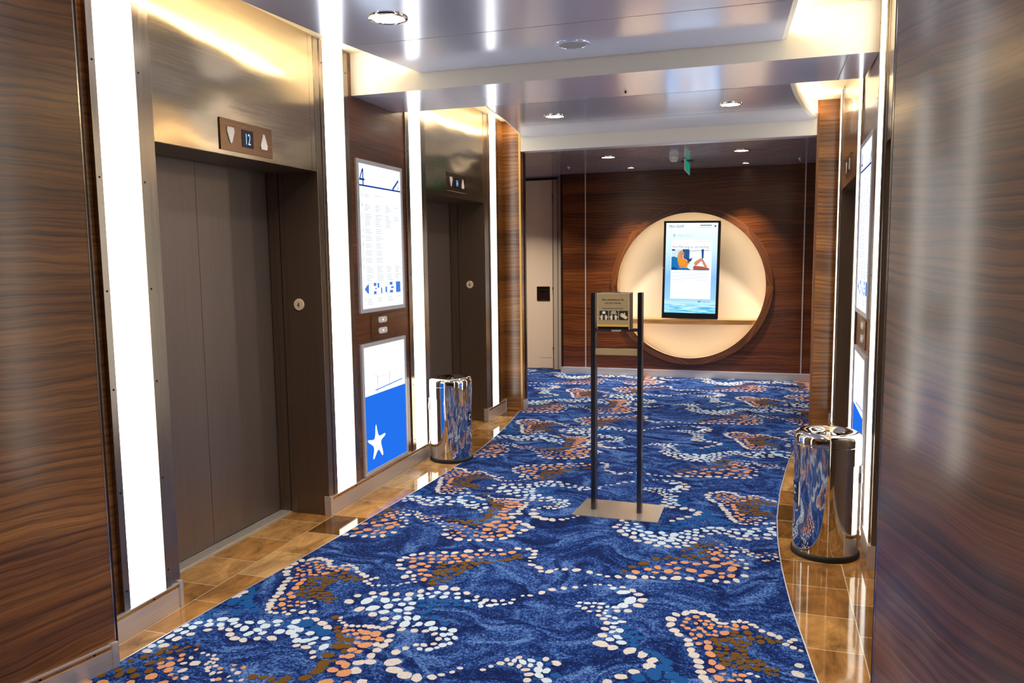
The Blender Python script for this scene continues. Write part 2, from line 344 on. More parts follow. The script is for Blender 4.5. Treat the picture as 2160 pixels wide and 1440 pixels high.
DOTS = "C-1229,3902,20 C-1172,3911,20 C-1132,3892,20 C-1120,3848,20 C-1118,3801,20 C-1118,3752,10 C-1095,3706,20 C-1047,3680,24 C-1027,3639,16 C-986,3649,24 C-959,3685,12 C-1318,3855,20 C-1358,3840,10 C-1411,3823,20 C-1473,3794,26 C-1534,3750,20 C-1590,3741,20 C-1651,3716,20 C-1699,3692,20 C-1737,3662,20 C-1758,3617,20 C-1770,3579,20 C-1750,3517,20 C-1714,3476,20 C-1659,3445,20 C-1654,3389,24 C-1617,3411,16 C-1601,3371,14 C-1610,3326,12 C-1636,3304,8 C-1578,3345,10 C-1642,3281,8 C-1668,3283,8 C-1699,3264,10 C-1731,3258,12 C-1761,3249,10 C-1789,3265,16 C-1816,3284,16 C-1780,3060,26 C-1772,3127,20 C-1718,3171,20 C-1664,3182,24 C-1605,3190,20 C-1545,3207,24 C-1509,3254,20 C-1476,3295,20 C-1421,3320,30 C-1362,3323,24 C-1291,3294,20 C-1232,3271,16 C-1181,3247,18 C-1141,3252,16 C-1105,3265,14 C-1060,3289,12 C-1695,3002,26 C-1612,2971,24 C-1542,2947,20 C-1487,2924,16 C-1485,2883,16 C-1429,2877,18 C-1371,2883,18 C-1324,2893,16 C-1277,2879,16 C-1244,2844,16 C-1246,2799,14 C-1280,2781,16 C-1312,2772,14 C-1340,2734,16 C-1364,2694,22 C-1343,2622,34 C-1310,2569,32 C-1255,2545,30 C-1205,2542,26 C-1151,2563,20 C-1123,2588,14 C-1092,2617,12 C-1074,2652,12 C-985,2666,12 C-964,2698,12 C-935,2730,16 C-896,2736,14 C-920,2764,14 C-880,2793,14 C-861,2731,14 C-829,2713,16 C-807,2684,18 C-803,2642,18 C-777,2811,16 C-731,2792,22 C-1031,3339,10 C-999,3351,14 C-956,3396,20 C-918,3443,20 W-1689,3135,16 W-1703,3086,32 W-1627,3117,28 W-1578,3135,20 W-1531,3158,22 W-1491,3208,18 W-1464,3237,14 W-1426,3262,18 W-1381,3265,18 W-1331,3276,18 W-1472,3179,16 W-1432,3213,18 W-1378,3226,20 W-1315,3236,16 W-1259,3213,18 W-1227,3233,14 W-1190,3215,18 W-1181,3182,16 W-1144,3200,18 W-1121,3218,14 W-1085,3229,12 W-1061,3251,14 W-1532,3099,20 W-1490,3122,20 W-1642,3027,32 W-1582,3063,26 W-1482,3070,24 W-1522,3037,22 W-1575,3006,24 W-1468,3025,18 W-1497,2971,22 W-1449,2980,22 W-1411,2993,24 W-1436,2926,28 W-1377,2944,20 W-1334,2962,26 W-1301,2922,22 W-1259,2932,18 W-1215,2931,22 W-1239,2882,18 W-1215,2896,16 W-1182,2872,16 W-1208,2852,14 W-1185,2823,14 W-1207,2800,18 W-1221,2774,12 W-1245,2753,18 W-1284,2745,14 W-1391,2920,8 W-857,2764,18 W-891,2766,14 W-827,2785,16 W-788,2766,18 W-821,2749,14 W-784,2726,22 W-751,2727,18 W-769,2686,20 W-733,2660,20 C-1733,2902,12 C-1722,2877,10 C-1698,2863,12 C-1673,2845,14 C-1646,2847,14 C-1619,2852,12 C-1593,2862,14 C-1565,2864,20 C-1536,2865,16 C-1505,2863,18 C-1446,2814,18 C-1436,2772,20 C-1437,2730,22 C-1469,2729,18 C-1445,2688,20 C-1445,2641,22 C-1428,2598,24 C-1465,2580,24 C-1450,2523,26 P-1666,2821,10 P-1648,2801,18 P-1622,2812,12 P-1593,2820,12 P-1596,2787,16 P-1562,2809,24 P-1513,2813,26 P-1623,2773,10 P-1568,2759,12 P-1538,2768,22 P-1477,2775,22 P-1505,2765,10 P-1552,2720,16 P-1510,2712,30 P-1544,2663,20 P-1510,2656,16 P-1555,2604,14 P-1528,2614,22 P-1535,2560,20 P-1507,2547,22 P-1537,2502,22 P-1482,2493,30 B-1757,2899,20 B-1700,2817,16 B-1684,2788,16 B-1659,2760,20 B-1632,2730,22 B-1595,2736,24 B-1613,2676,30 B-1577,2684,22 B-1570,2644,16 B-1612,2597,26 B-1570,2566,14 B-1596,2529,30 B-1589,2479,28 B-1607,2423,26 C-1352,4316,24 C-1299,4279,32 C-1257,4244,24 C-1279,4188,26 C-1293,4137,18 C-1324,4080,24 C-1354,4028,26 C-1416,3985,24 C-1476,3964,22 C-1527,3950,16 C-1590,3946,28 C-1648,3954,18 C-1691,3998,24 C-1720,4071,18 C-1753,4123,16 C-1793,4159,14 C-1829,4186,10 C-1794,4202,10 C-1856,4210,8 C-1898,4173,12 C-1932,4213,14 C-1957,4262,12 C-1986,4306,12 C-1961,4221,10 C-1999,4281,10 P-1483,4275,30 P-1397,4294,20 P-1506,4217,34 P-1422,4229,30 P-1357,4259,20 P-1357,4210,26 P-1457,4188,16 P-1492,4141,30 P-1398,4163,32 P-1415,4126,16 P-1350,4132,24 P-1490,4081,16 P-1447,4086,16 P-1387,4068,24 P-1421,4039,18 P-1465,4023,24 P-1518,4029,20 P-1580,4002,16 P-1627,4043,18 P-1626,4099,14 P-1628,4154,14 P-1664,4133,12 P-1702,4199,12 P-1728,4187,12 P-1710,4135,12 P-1696,4092,10 P-1658,4079,10 P-1666,4033,10 P-1638,3995,14 P-1605,4019,8 P-1575,4059,10 P-1584,4124,10 P-1549,4128,12 P-1539,4082,10 P-1552,4180,10 P-1882,4183,14 B-1767,4235,20 B-1726,4243,18 B-1688,4241,18 B-1652,4209,24 B-1638,4251,26 B-1588,4207,26 C-868,3472,18 C-818,3498,16 C-777,3531,10 C-734,3553,10 C-710,3560,10 C-666,3566,12 C-602,3562,16 C-551,3537,20 C-518,3500,22 C-492,3445,26 C-503,3384,26 C-538,3317,20 C-583,3304,16 C-663,3317,14 C-698,3318,12 C-728,3291,16 C-700,3267,12 C-654,3240,14 C-625,3214,16 C-605,3179,18 C-605,3124,18 C-602,3064,22 C-595,2991,32 C-543,2973,24 C-474,2967,28 C-419,2952,26 C-377,2915,24 C-381,2867,28 C-432,2814,22 C-473,2764,24 C-516,2716,20 W-644,3536,18 W-590,3506,30 W-545,3428,34 W-567,3367,28 W-597,3338,18 W-633,3334,12 W-664,3357,16 W-696,3355,12 W-727,3344,16 W-761,3340,12 W-760,3304,14 W-663,3281,12 W-631,3294,10 W-632,3269,12 W-611,3244,14 W-580,3234,14 W-546,3207,16 W-573,3185,16 W-573,3147,16 W-542,3127,20 W-569,3104,14 W-538,3066,20 W-567,3037,20 W-517,3024,20 C-347,3292,26 C-331,3342,20 C-292,3367,24 C-257,3390,22 C-222,3384,20 C-186,3373,22 C-166,3338,18 C-144,3310,16 C-121,3313,14 C-87,3339,14 C-65,3353,14 C-41,3349,14 C-13,3333,16 C5,3316,12 C26,3287,16 C65,3266,20 C94,3249,18 C135,3223,14 C151,3244,16 C-343,3238,22 C-321,3190,24 C-301,3158,20 C-261,3122,18 C-254,3086,20 C-242,3042,20 C-227,3004,24 C-207,2958,22 C-201,2921,20 C-190,2883,20 C-181,2845,22 C-165,2821,18 C-122,4657,16 C-95,4635,14 C-68,4634,14 C-35,4652,12 C-6,4678,14 C-6,4640,14 C13,4727,14 C18,4783,12 C45,4772,10 C45,4675,20 C86,4691,20 C-771,4424,16 C-786,4381,22 C-744,4322,26 C-710,4271,24 C-659,4241,26 C-627,4192,22 C-567,4182,24 C-518,4150,20 C-459,4155,22 C-405,4160,20 C-365,4191,20 C-333,4248,22 C-323,4312,22 C-295,4360,18 C-251,4412,18 C-205,4441,16 C-164,4440,18 C-133,4405,20 C-90,4381,22 C-47,4378,20 C0,4407,18 C56,4427,24 W-736,4473,16 W-725,4432,16 W-729,4380,22 W-703,4340,18 W-679,4463,18 W-656,4422,18 W-677,4374,18 W-636,4356,20 W-666,4310,22 W-617,4288,24 W-587,4341,28 W-558,4290,24 W-588,4237,22 W-544,4227,24 W-516,4354,24 W-493,4321,18 W-507,4268,28 W-445,4344,32 W-449,4289,24 W-459,4244,28 W-499,4196,28 W-412,4264,22 W-424,4207,22 W-402,4317,20 W-408,4384,16 W-372,4376,20 W-365,4319,20 W-369,4271,16 W-378,4231,18 W-377,4421,22 W-335,4457,18 W-331,4415,20 W-332,4367,18 W-299,4487,16 W-279,4456,22 W-257,4516,24 W-205,4522,24 W-228,4468,20 W-181,4496,16 W-151,4481,18 W-123,4522,20 W-109,4468,24 W-75,4539,20 W-36,4513,24 W-46,4473,22 W-62,4432,22 W-9,4566,22 W9,4534,14 W-8,4455,18 W69,4587,24 W82,4537,24 W52,4485,24 W-1867,2724,26 W-1850,2756,26 W-1833,2699,20 W-1783,2737,20 W-1739,2702,18 W-1801,2668,22 W-1766,2676,22 W-1727,2662,16 W-1695,2718,18 W-1664,2651,24 C-1778,2628,16 C-1735,2629,20 C-1685,2600,16 C-1661,2565,14 C-1874,2853,16 C-1830,2854,22 C-1781,2831,24 C-1740,2805,22 C-917,3695,18 C-859,3701,24 C-791,3693,20 C-738,3675,14 C-696,3666,14 C-645,3676,20 C-584,3692,28 C-519,3709,22 C-483,3717,14 C-431,3723,20 C-371,3737,28 C-308,3750,24 C-253,3742,22 C-186,3755,20 C-134,3758,18 C-91,3790,22 C-55,3857,20 C-49,3959,16 C-49,4016,14 C-73,4063,16 C-121,4107,18 C-111,4166,22 C-156,4197,12 C-154,4153,12 C-137,4241,10 C-107,4235,10 C-80,4239,10 C-68,4214,10 C-65,4173,10 C-44,4190,10 C-40,4150,14 C27,4134,10 C61,4166,10 C94,4153,14 P-572,3759,24 P-518,3809,22 P-474,3845,22 P-478,3779,18 P-418,3811,28 P-378,3861,20 P-375,3798,16 P-308,3854,28 P-291,3945,22 P-350,3949,22 P-404,3930,20 P-425,3902,16 P-248,3975,20 P-200,3941,28 P-221,3855,28 P-251,3805,22 P-163,3857,18 P-161,3811,18 P-116,3839,22 P-116,3928,30 P-97,3983,20 P-131,4008,20 P-160,3986,20 P-204,4037,26 P-201,4131,22 P-175,4094,20 P-219,4103,16 P-232,4168,14 P-205,4203,14 P-242,4128,14 P-185,4172,14 P-143,4068,12 P-108,4052,12 P9,4160,12 P46,4197,10 P92,4191,12 P-182,4257,10 B-629,3753,20 B-598,3816,22 B-549,3880,30 B-498,3958,26 B-446,3973,16 B-435,4016,16 B-396,3992,20 B-362,4040,20 B-331,4011,20 B-312,4051,22 B-270,4023,20 B-245,4070,20 B-340,4152,20 B-371,4110,16 B-283,4117,20 B-260,4151,18 B-308,4193,20 B-270,4209,16 B-279,4248,16 B-310,4224,16 B-242,4230,16 B-231,4262,14 B-197,4287,12 T-1467,3154,20 T-1428,3168,20 T-1389,3173,20 T-1436,3112,20 T-1393,3133,20 T-1363,3187,20 T-1341,3155,20 T-1306,3197,20 T-1294,3168,20 T-1245,3182,20 T-1402,3044,20 T-1388,3074,20 T-1332,3020,24 T-1271,2974,20 T-756,2778,16 T-708,2703,22 T-803,2801,16 T-521,3156,20 T-484,3124,20 T-509,3084,26 T-455,3083,20 T-473,3051,20 T-465,3016,20 T-406,2982,20 T-365,2963,26 T-325,2923,28 T-326,2873,32 T-358,2818,40 T-411,2775,32 T-295,2823,32 T-257,2803,28 T-1849,2813,40 T-1780,2782,30 T-1728,2759,34 T-2209,2822,30 T-1924,2780,20 P-1615,3634,19 P-1430,3672,16 P-1604,3487,25 P-1494,3679,17 P-1471,3727,22 P-1558,3653,21 P-1503,3622,21 P-1378,3725,15 P-1674,3627,17 P-1327,3773,17 P-1411,3758,18 P-1670,3515,23 P-1598,3540,19 P-1282,3802,21 P-1523,3705,20 P-1699,3577,19 P-1603,3596,16 P-1371,3781,19 P-1596,3691,16 P-1714,3615,17 P-1469,3645,17 P-1429,3712,19 P-1560,3606,16 P-1241,3840,24 P-1644,3558,23 P-1593,3439,16 P-1550,3382,20 P-1647,3673,16 P-1558,3692,16 P-1553,3436,20 B-1315,3673,20 B-1421,3481,18 B-1445,3529,14 B-1543,3548,15 B-1371,3639,24 B-1383,3585,17 B-1435,3632,23 B-1470,3582,16 B-1199,3817,15 B-1419,3578,20 B-1436,3435,18 B-1513,3467,21 B-1477,3463,21 B-1488,3350,23 B-1538,3487,15 B-1524,3587,16 B-1490,3415,16 B-1517,3509,19 B-1474,3501,15 B-1438,3554,16 B-1409,3509,15 B-1413,3606,14 B-1231,3737,22 B-1451,3389,16 B-1206,3755,14 B-1517,3552,15 B-1178,3778,18 B-1467,3547,17 B-1262,3719,18 B-1461,3613,14 B-1402,3653,16 B-1488,3525,17 B-1504,3383,15 B-1350,3671,19 B-1405,3548,15 B-1518,3424,14 B-1210,3788,19 P-165,3029,23 P-272,3224,15 P-241,3279,12 P-82,3271,15 P-183,3124,18 P-217,3172,17 P-42,3300,18 P-180,3256,16 P-285,3279,13 P-184,3189,12 P-222,3238,16 P-156,2967,20 P-121,3224,22 P-126,2937,21 P-155,2903,18 P-294,3244,12 P-124,2856,22 P-196,3314,14 P-245,3342,17 P-175,3287,13 P-176,3081,23 P-201,3213,13 P-79,3305,17 P-115,3283,13 P-204,3283,14 P-277,3312,16 P-225,3310,12 P-216,3102,14 P-142,3279,12 P-250,3176,13 P-235,3141,12 P-157,3193,14 P-159,3229,13 P-244,3215,12 P-98,4677,12 P-56,4682,12 P-7,4762,15 P-46,4715,14 P-17,4727,12 P-75,4754,10 P-36,4758,11 B33,3007,15 B51,2942,14 B-120,3160,21 B-58,3181,12 B78,2940,13 B-25,2972,19 B-105,2967,20 B-136,3081,12 B23,3188,20 B-29,3042,12 B-111,3108,14 B-45,3095,20 B-71,3106,12 B-159,3155,19 B-97,3182,16 B11,3028,17 B-94,3001,14 B-53,2995,19 B9,2962,18 B-128,3030,16 B-30,3254,20 B-26,3158,16 B17,3230,16 B-73,3054,20 B47,3222,13 B64,3199,19 B-59,3213,14 B-84,3156,17 B-143,3121,20 B-51,3158,13 B-78,3022,16 B48,2975,18 B-17,3206,20 B-69,3134,14 B12,2992,13 B-80,3242,18 B-105,3085,12 B-85,3215,14 B-49,2954,15 B-120,3000,14 B-18,3012,19 B-144,3052,12 B78,2973,13 B92,3210,15 B-42,3128,15 B-39,3064,14 B-108,3053,14 B-75,2961,12 B-52,3035,14 T-496,4478,21 T-571,4475,27 T-389,4505,28 T-579,4401,24 T-337,4515,21 T-348,4578,23 T-512,4423,33 T-464,4523,22 T-421,4565,30 T-177,4626,28 T-436,4473,22 T-448,4424,23"
V1, V2 = (.034, 1.862), (-1.935, .09)
dm = {'C': 'dot_cream', 'W': 'dot_white', 'P': 'dot_peach', 'B': 'dot_brown', 'T': 'dot_teal'}
tile = []
rd = random.Random(5)
for tok in DOTS.split():
    a, b, c = tok[1:].split(',')
    tile.append((dm[tok[0]], int(a)/1000, int(b)/1000, int(c)/20*.019, rd.uniform(.78, 1.25), rd.uniform(0, PI), [rd.uniform(.88, 1.12) for _ in range(10)]))
for i in range(-5, 5):
    for j in range(-3, 4):
        for zi, (mt, x, y, r, el, an, jit) in enumerate(tile):
            px, py = x+i*V1[0]+j*V2[0], y+i*V1[1]+j*V2[1]
            if not in_carpet(px, py, .0): continue
            pts = []
            for k in range(10):
                t = 2*PI*k/10; ux, uy = r*el*jit[k]*math.cos(t), r/el*jit[k]*math.sin(t)
                X = px+ux*math.cos(an)-uy*math.sin(an); Y = py+ux*math.sin(an)+uy*math.cos(an)
                if py < 7.6: X = min(max(X, lerp_tab(EL, Y)+.003), lerp_tab(ER, Y)-.003)
                pts.append((X, Y, CZ+.0008+zi*1.2e-6))
            m.face(pts, mt)
m.build('carpet', kind='structure', label='blue carpet woven with swirls of cream, peach and brown dots across the whole lift lobby', category='carpet')
# thin metal edging between carpet and stone
m = MB()
for tab, sg in ((outl, -1), (outr, 1)):
    for i in range(len(ys)-1):
        (xa, ya), (xb, yb) = tab[i], tab[i+1]
        m.face([(xa, ya, .0055), (xa+sg*.005, ya, .0055), (xb+sg*.005, yb, .0055), (xb, yb, .0055)], 'aluminium')
struct(m, 'trim_1')

# ------------------------------------------------------------------ the two long walls
def wall_strip(m, s0, s1, z0, z1, mat, d0=-.05, d1=0): m.box((s0, d0, z0), (s1, d1, z1), mat)
def screws(m, s, zs, d):
    for z in zs: m.lathe((s, d, z), [(.0045, -.001), (.0045, .0012), (.002, .0014)], 'screw_dark', 8, 'y')

def side_walls(side):
    F = SIDES[side]; S = -1 if side == 'left' else 1
    # wood panelling and the structure behind everything
    m = MB(F)
    wall_strip(m, 2.25, 2.486, 0, COVE1, 'walnut', -.06, -.012)
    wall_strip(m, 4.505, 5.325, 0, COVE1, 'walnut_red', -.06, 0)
    wall_strip(m, 7.435, 7.62, 0, COVE2, 'walnut', -.06, 0)
    m.box((2.2, -.75, 0), (2.802, -.062, 3.0), 'dark_gap'); m.box((4.138, -.75, 0), (5.672, -.062, 3.0), 'dark_gap'); m.box((7.048, -.75, 0), (7.62, -.062, 3.0), 'dark_gap')
    m.box((2.2, -.8, 0), (7.62, -.75, 3.0), 'dark_gap')
    wallo = struct(m, 'wall_'+side)
    # brushed baseboards with a lip and end caps
    for a, b in ((2.33, 2.82), (4.12, 5.69), (7.03, 7.6)):
        m = MB(F)
        m.box((a+.012, 0, .0), (b-.012, .012, .092), 'base_steel'); m.box((a+.012, 0, .092), (b-.012, .009, .110), 'brass_and_lit_edge'); m.box((a+.012, 0, .110), (b-.012, .014, .116), 'base_steel')
        m.box((a-.004, -.03, 0), (a+.02, .016, .122), 'base_steel', .002); m.box((b-.02, -.03, 0), (b+.004, .016, .122), 'base_steel', .002)
        k = a+.1
        while k < b-.05: screws(m, k, (.101,), .009); k += .22
        struct(m, 'baseboard_'+side)

    # lit glass strips
    where = {
     'left': ['before the nearest lift on the left wall', 'left of the left deck directory board', 'behind the left chrome bin', 'at the far end of the left wall'],
     'right': ['hidden behind the curved wood wall on the right', 'nearest the curved wood wall on the right', 'between the right deck directory board and far lift', 'at the far end of the right wall']}[side]
    top = (COVE1, COVE1, COVE2, COVE2)
    spans = ((2.486, 2.52, 2.725, 2.82), (4.12, 4.215, 4.45, 4.505), (5.325, 5.388, 5.595, 5.69), (7.03, 7.187, 7.37, 7.435))
    for i, (a, g0, g1, b) in enumerate(spans):
        if side == 'right' and i == 0:                     # the curved wall hides this one completely
            t = bpy.data.objects.new('wall_light', None); COL.objects.link(t); t.location = F((g0+g1)/2, 0, .116); t.parent = wallo
        else: t = thing('wall_light', 'tall lit white glass strip '+where[i], 'light panel', F((g0+g1)/2, 0, .116), 'lit glass strips on the lobby walls')
        z1 = top[i]-.004
        mm = MB(F); mm.box((g0, -.03, .117), (g1, .004, z1), 'lit_glass'); mm.build('glass', t)
        for p, q in ((a, g0), (g1, b)):
            mm = MB(F)
            if q-p > .07:
                mid = p+.035 if p == g1 else q-.035
                lo, hi = (p, mid) if p == g1 else (mid, q)
                mm.box((lo, -.04, .117), (hi, .009, z1), 'strip_steel', .0015)
                o0, o1 = (mid, q) if p == g1 else (p, mid)
                mm.box((o0+.001, -.05, .117), (o1, .003, z1), 'strip_steel', .001)
                sc = (lo+hi)/2
            else:
                mm.box((p, -.04, .117), (q, .009, z1), 'strip_steel', .0015); sc = (p+q)/2
            screws(mm, sc, (.2, .62, 1.05, 1.45, 1.9, 2.35, 2.72), .009)
            mm.build('frame_strip', t)

    # lifts
    for n, (s0, s1) in enumerate(((2.82, 4.12), (5.69, 7.03))):
        lab = {('left', 0): 'steel lift doorway nearest on the left, its screen showing 12', ('left', 1): 'steel lift doorway farther along the left wall, its screen showing 14',
               ('right', 0): 'steel lift doorway on the right mostly hidden by the curved wood wall', ('right', 1): 'steel lift doorway farther along the right wall beyond the deck directory board'}[(side, n)]
        t = thing('elevator', lab, 'elevator', F((s0+s1)/2, 0, 0), 'lift doorways of the lobby')
        zt = (COVE1, COVE2)[n]
        mm = MB(F); mm.box((s0, -.02, 2.083), (s1, 0, zt), 'header_steel'); mm.box((s0, -.30, 2.083), (s1, -.02, 2.10), 'jamb_steel')
        mm.box((s0, -.36, 2.12), (s1, -.30, 2.2), 'door_steel'); mm.box((s0, -.36, 2.093), (s1, -.345, 2.1), 'dark_gap')
        mm.box((s1-.05, 0, 2.083), (s1-.048, .0006, zt), 'strip_steel')
        mm.build('header_panel', t)
        for a, b in ((s0-.02, s0), (s1, s1+.02)):
            mm = MB(F); e = b if a < s0 else a; sg = 1 if a < s0 else -1
            mm.box((a, -.265, 0), (b, -.001, 2.083), 'jamb_steel'); mm.box((a, -.345, 0), (e+sg*.002, -.272, 2.2), 'jamb_steel')
            mm.box((a, -.272, 0), (e-sg*.004, -.265, 2.1), 'dark_gap')
            mm.box((e, -.235, 0), (e+sg*.0008, -.232, 2.083), 'strip_steel'); mm.box((e+sg*.002, -.312, .012), (e+sg*.003, -.306, 2.083), 'strip_steel')
            mm.build('jamb', t)
        sp = s0+.67
        for a, b, d in ((s0-.1, sp, -.348), (sp+.005, s1+.1, -.350)):
            mm = MB(F); mm.box((a, d-.03, .012), (b, d, 2.2), 'door_steel', .001); mm.build('door_panel', t)
        mm = MB(F); mm.box((s0-.02, -.40, -.02), (s1+.02, -.262, .006), 'sill_steel')
        for k in range(7): mm.box((s0, -.345+k*.011, .006), (s1, -.339+k*.011, .0105), 'sill_steel')
        mm.build('threshold', t)
        # round floor marker on the reveal that faces the camera
        if side == 'left':
            mm = MB(F); mm.lathe((s1-.0005, -.155, 1.30+.019*n), [(.0355, 0), (.0355, -.003), (.033, -.005), (.033, -.0045)], 'marker_cream', 40, 'x')
            text(mm, lambda u, w: (s1-.0062, -.155+u, 1.30+.019*n+w), '4', .0005-.003, -.016, .043, 'print_black', 'C', .8)
            mm.build('floor_marker', t)
        else:
            mm = MB(F); mm.lathe((s1-.0005, -.155, 1.31), [(.0355, 0), (.0355, -.003), (.033, -.005), (.033, -.0045)], 'marker_cream', 40, 'x')
            text(mm, lambda u, w: (s1-.0062, -.155-u, 1.31+w), '4', -.0025, -.016, .043, 'print_black', 'C', .8)
            mm.build('floor_marker', t)
        # position indicator
        c0, z0, z1 = s0+.435, 2.104+.028*n, 2.256+.028*n
        wd = .42
        sA, sB = c0, c0+wd
        G = lambda d: (lambda u, w: (mirror_u(side, sA, sB, u), d, z0+w))
        mm = MB(F); mm.box((sA, 0, z0), (sB, .007, z1), 'panel_bronze' if n == 0 or side == 'right' else 'panel_bronze', .001)
        pn = mm.build('indicator_panel', t)
        for cu, up in ((.075, -1), (.345, 1)):
            mm = MB(F)
            prof = [(-.024, -.038), (.024, -.038), (.028, -.018), (.008, .034), (0, .042), (-.008, .034), (-.028, -.018)]
            pts = [(cu+p, .076+q*up) for p, q in prof]
            a = [F(*G(.007)(*p)) for p in pts]; b = [F(*G(.011)(*p)) for p in pts]
            q = MB(); va = [q.v(p) for p in a]; vb = [q.v(p) for p in b]
            q.face(vb, 'arrow_white')
            for i in range(len(va)): q.face([va[i], va[(i+1) % 7], vb[(i+1) % 7], vb[i]], 'arrow_white')
            mm.bm.free(); q.build('arrow', pn)
        mm = MB(F)
        u0, u1, w0, w1 = .163, .257, .03, .117
        for d, g in ((.0085, 0),): rect(mm, G(d), u0, w0, u1, w1, 'black_plastic')
        dg = {('left', 0): '12', ('left', 1): '14'}.get((side, n))
        if dg: text(mm, G(.0092), dg, .208, .046, .078, 'digit_blue', 'C', .62)
        mm.build('digit_screen', pn)

    # deck directory board
    def Gs(s0, s1, z0): return lambda d: (lambda u, w: (mirror_u(side, s0, s1, u), d, z0+w))
    s0, s1, z0, z1 = 4.57, 5.235, 1.214, 2.214
    t = thing('directory_board', 'lit white deck directory board headed 4 on the %s wall above the call buttons' % side, 'sign', F((s0+s1)/2, 0, z0), 'lit deck directory boards')
    mm = MB(F); fr = .027
    for a, b in (((s0, 0, z0), (s1, .018, z0+fr)), ((s0, 0, z1-fr), (s1, .018, z1)), ((s0, 0, z0+fr), (s0+fr, .018, z1-fr)), ((s1-fr, 0, z0+fr), (s1, .018, z1-fr))): mm.box(a, b, 'aluminium', .002)
    mm.build('frame', t)
    mm = MB(F); mm.box((s0+fr, 0, z0+fr), (s1-fr, .012, z1-fr), 'sign_white'); mm.build('light_face', t)
    W, Hh = s1-s0-2*fr, z1-z0-2*fr
    g0 = Gs(s0+fr, s1-fr, z0+fr); g1 = g0(.0128); g2 = g0(.0134)
    mm = MB(F)
    P = lambda u, v: (u*W, (1-v)*Hh)
    fz = lambda u, w: g1(.012*W+u, (1-.143)*Hh+w)
    poly(mm, fz, [(.046, 0), (.060, 0), (.060, .105), (.046, .105)], 'print_blue'); poly(mm, fz, [(0, .028), (.074, .028), (.074, .041), (.006, .041)], 'print_blue'); poly(mm, fz, [(0, .028), (.013, .030), (.058, .105), (.044, .105)], 'print_blue')
    rect(mm, g1, 0, (1-.153)*Hh, W, (1-.142)*Hh, 'print_blue')
    for k in range(6):
        a = .80+.025*k
        rect(mm, g1, a*W, (1-.142+.0118*k)*Hh, (a+.034)*W, (1-.142+.0118*(k+1)+.005)*Hh, 'print_blue')
    text(mm, g1, 'A', .925*W, (1-.138)*Hh, .045, 'print_navy', 'L', .8)
    rr = random.Random(7)
    rows = [('15', .222, (2, 1, 0, 0)), ('14', .290, (4, 4, 4, 1)), ('12', .358, (4, 4, 4, 3)), ('11', .410, (3, 3, 3, 0)), ('10', .460, (3, 3, 0, 0)), ('9', .511, (3, 3, 0, 0)), ('8', .562, (3, 3, 0, 0)), ('7', .613, (3, 3, 0, 0)), ('6', .664, (3, 3, 0, 0)), ('5', .722, (4, 4, 4, 4)), ('', .782, (4, 4, 4, 3)), ('3', .948, (4, 3, 3, 1))]
    for lab, v, ncol in rows:
        if lab: text(mm, g1, lab, .075*W if len(lab) > 1 else .07*W, (1-v)*Hh-.002, .033, 'print_navy', 'R', .72)
        for c, k in zip((.115, .36, .60, .81), ncol):
            for q in range(k):
                w = (1-v+.012-.0125*q)*Hh; L_ = rr.uniform(.08, .17)*W
                rect(mm, g1, c*W, w, c*W+L_, w+.0042, 'print_lightgrey')
    pz0, pz1 = (1-.905)*Hh, (1-.822)*Hh; pc = (pz0+pz1)/2
    hull = [(.06, pc)]+[(.06+.11*t_, pc+(pz1-pc)*math.sin(t_*PI/2)) for t_ in (.2, .45, .7, 1)]+[(.93, pz1), (.955, pc+.012), (.955, pc-.012), (.93, pz0)]+[(.06+.11*t_, pc-(pz1-pc)*math.sin(t_*PI/2)) for t_ in (1, .7, .45, .2)]
    poly(mm, g1, [(u*W, w) for u, w in hull], 'print_lightgrey')
    ins = [(.06+(u-.06)*.985+.006, pc+(w-pc)*.93) for u, w in hull]
    poly(mm, lambda u, w: g0(.0131)(u, w), [(u*W, w) for u, w in ins], 'sign_white')
    poly(mm, g2, [(.064*W, pc)]+[((.066+.09*t_)*W, pc+(pz1-pc)*.86*math.sin(t_*PI/2*.85)) for t_ in (.3, .6, 1)]+[((.066+.09*t_)*W, pc-(pz1-pc)*.86*math.sin(t_*PI/2*.85)) for t_ in (1, .6, .3)], 'print_midblue')
    for a, b, c, d in ((.27, .33, .72, .98), (.27, .33, .03, .28), (.36, .40, .55, .95), (.44, .47, .05, .55), (.55, .59, .1, .6), (.66, .73, .72, .97), (.66, .74, .04, .26), (.69, .76, .42, .58), (.82, .935, .03, .97), (.30, .34, .45, .55)):
        rect(mm, g2, a*W, pz0+c*(pz1-pz0), b*W, pz0+d*(pz1-pz0), 'print_midblue')
    mm.build('printed_plan', t)

    # call buttons
    s0, s1, z0, z1 = 4.727, 5.058, 1.026, 1.19
    t = thing('call_panel', 'bronze call button plate with two white buttons under the %s deck directory board' % side, 'button panel', F((s0+s1)/2, 0, z0), 'lift call button plates')
    mm = MB(F); mm.box((s0, 0, z0), (s1, .004, z1), 'panel_bronze', .001)
    for a in (s0+.012, s1-.012):
        for b in (z0+.01, z1-.01): mm.lathe((a, .004, b), [(.004, 0), (.004, .001), (0, .0014)], 'chrome_soft', 10, 'y')
    mm.build('plate', t)
    gg = Gs(s0, s1, z0)
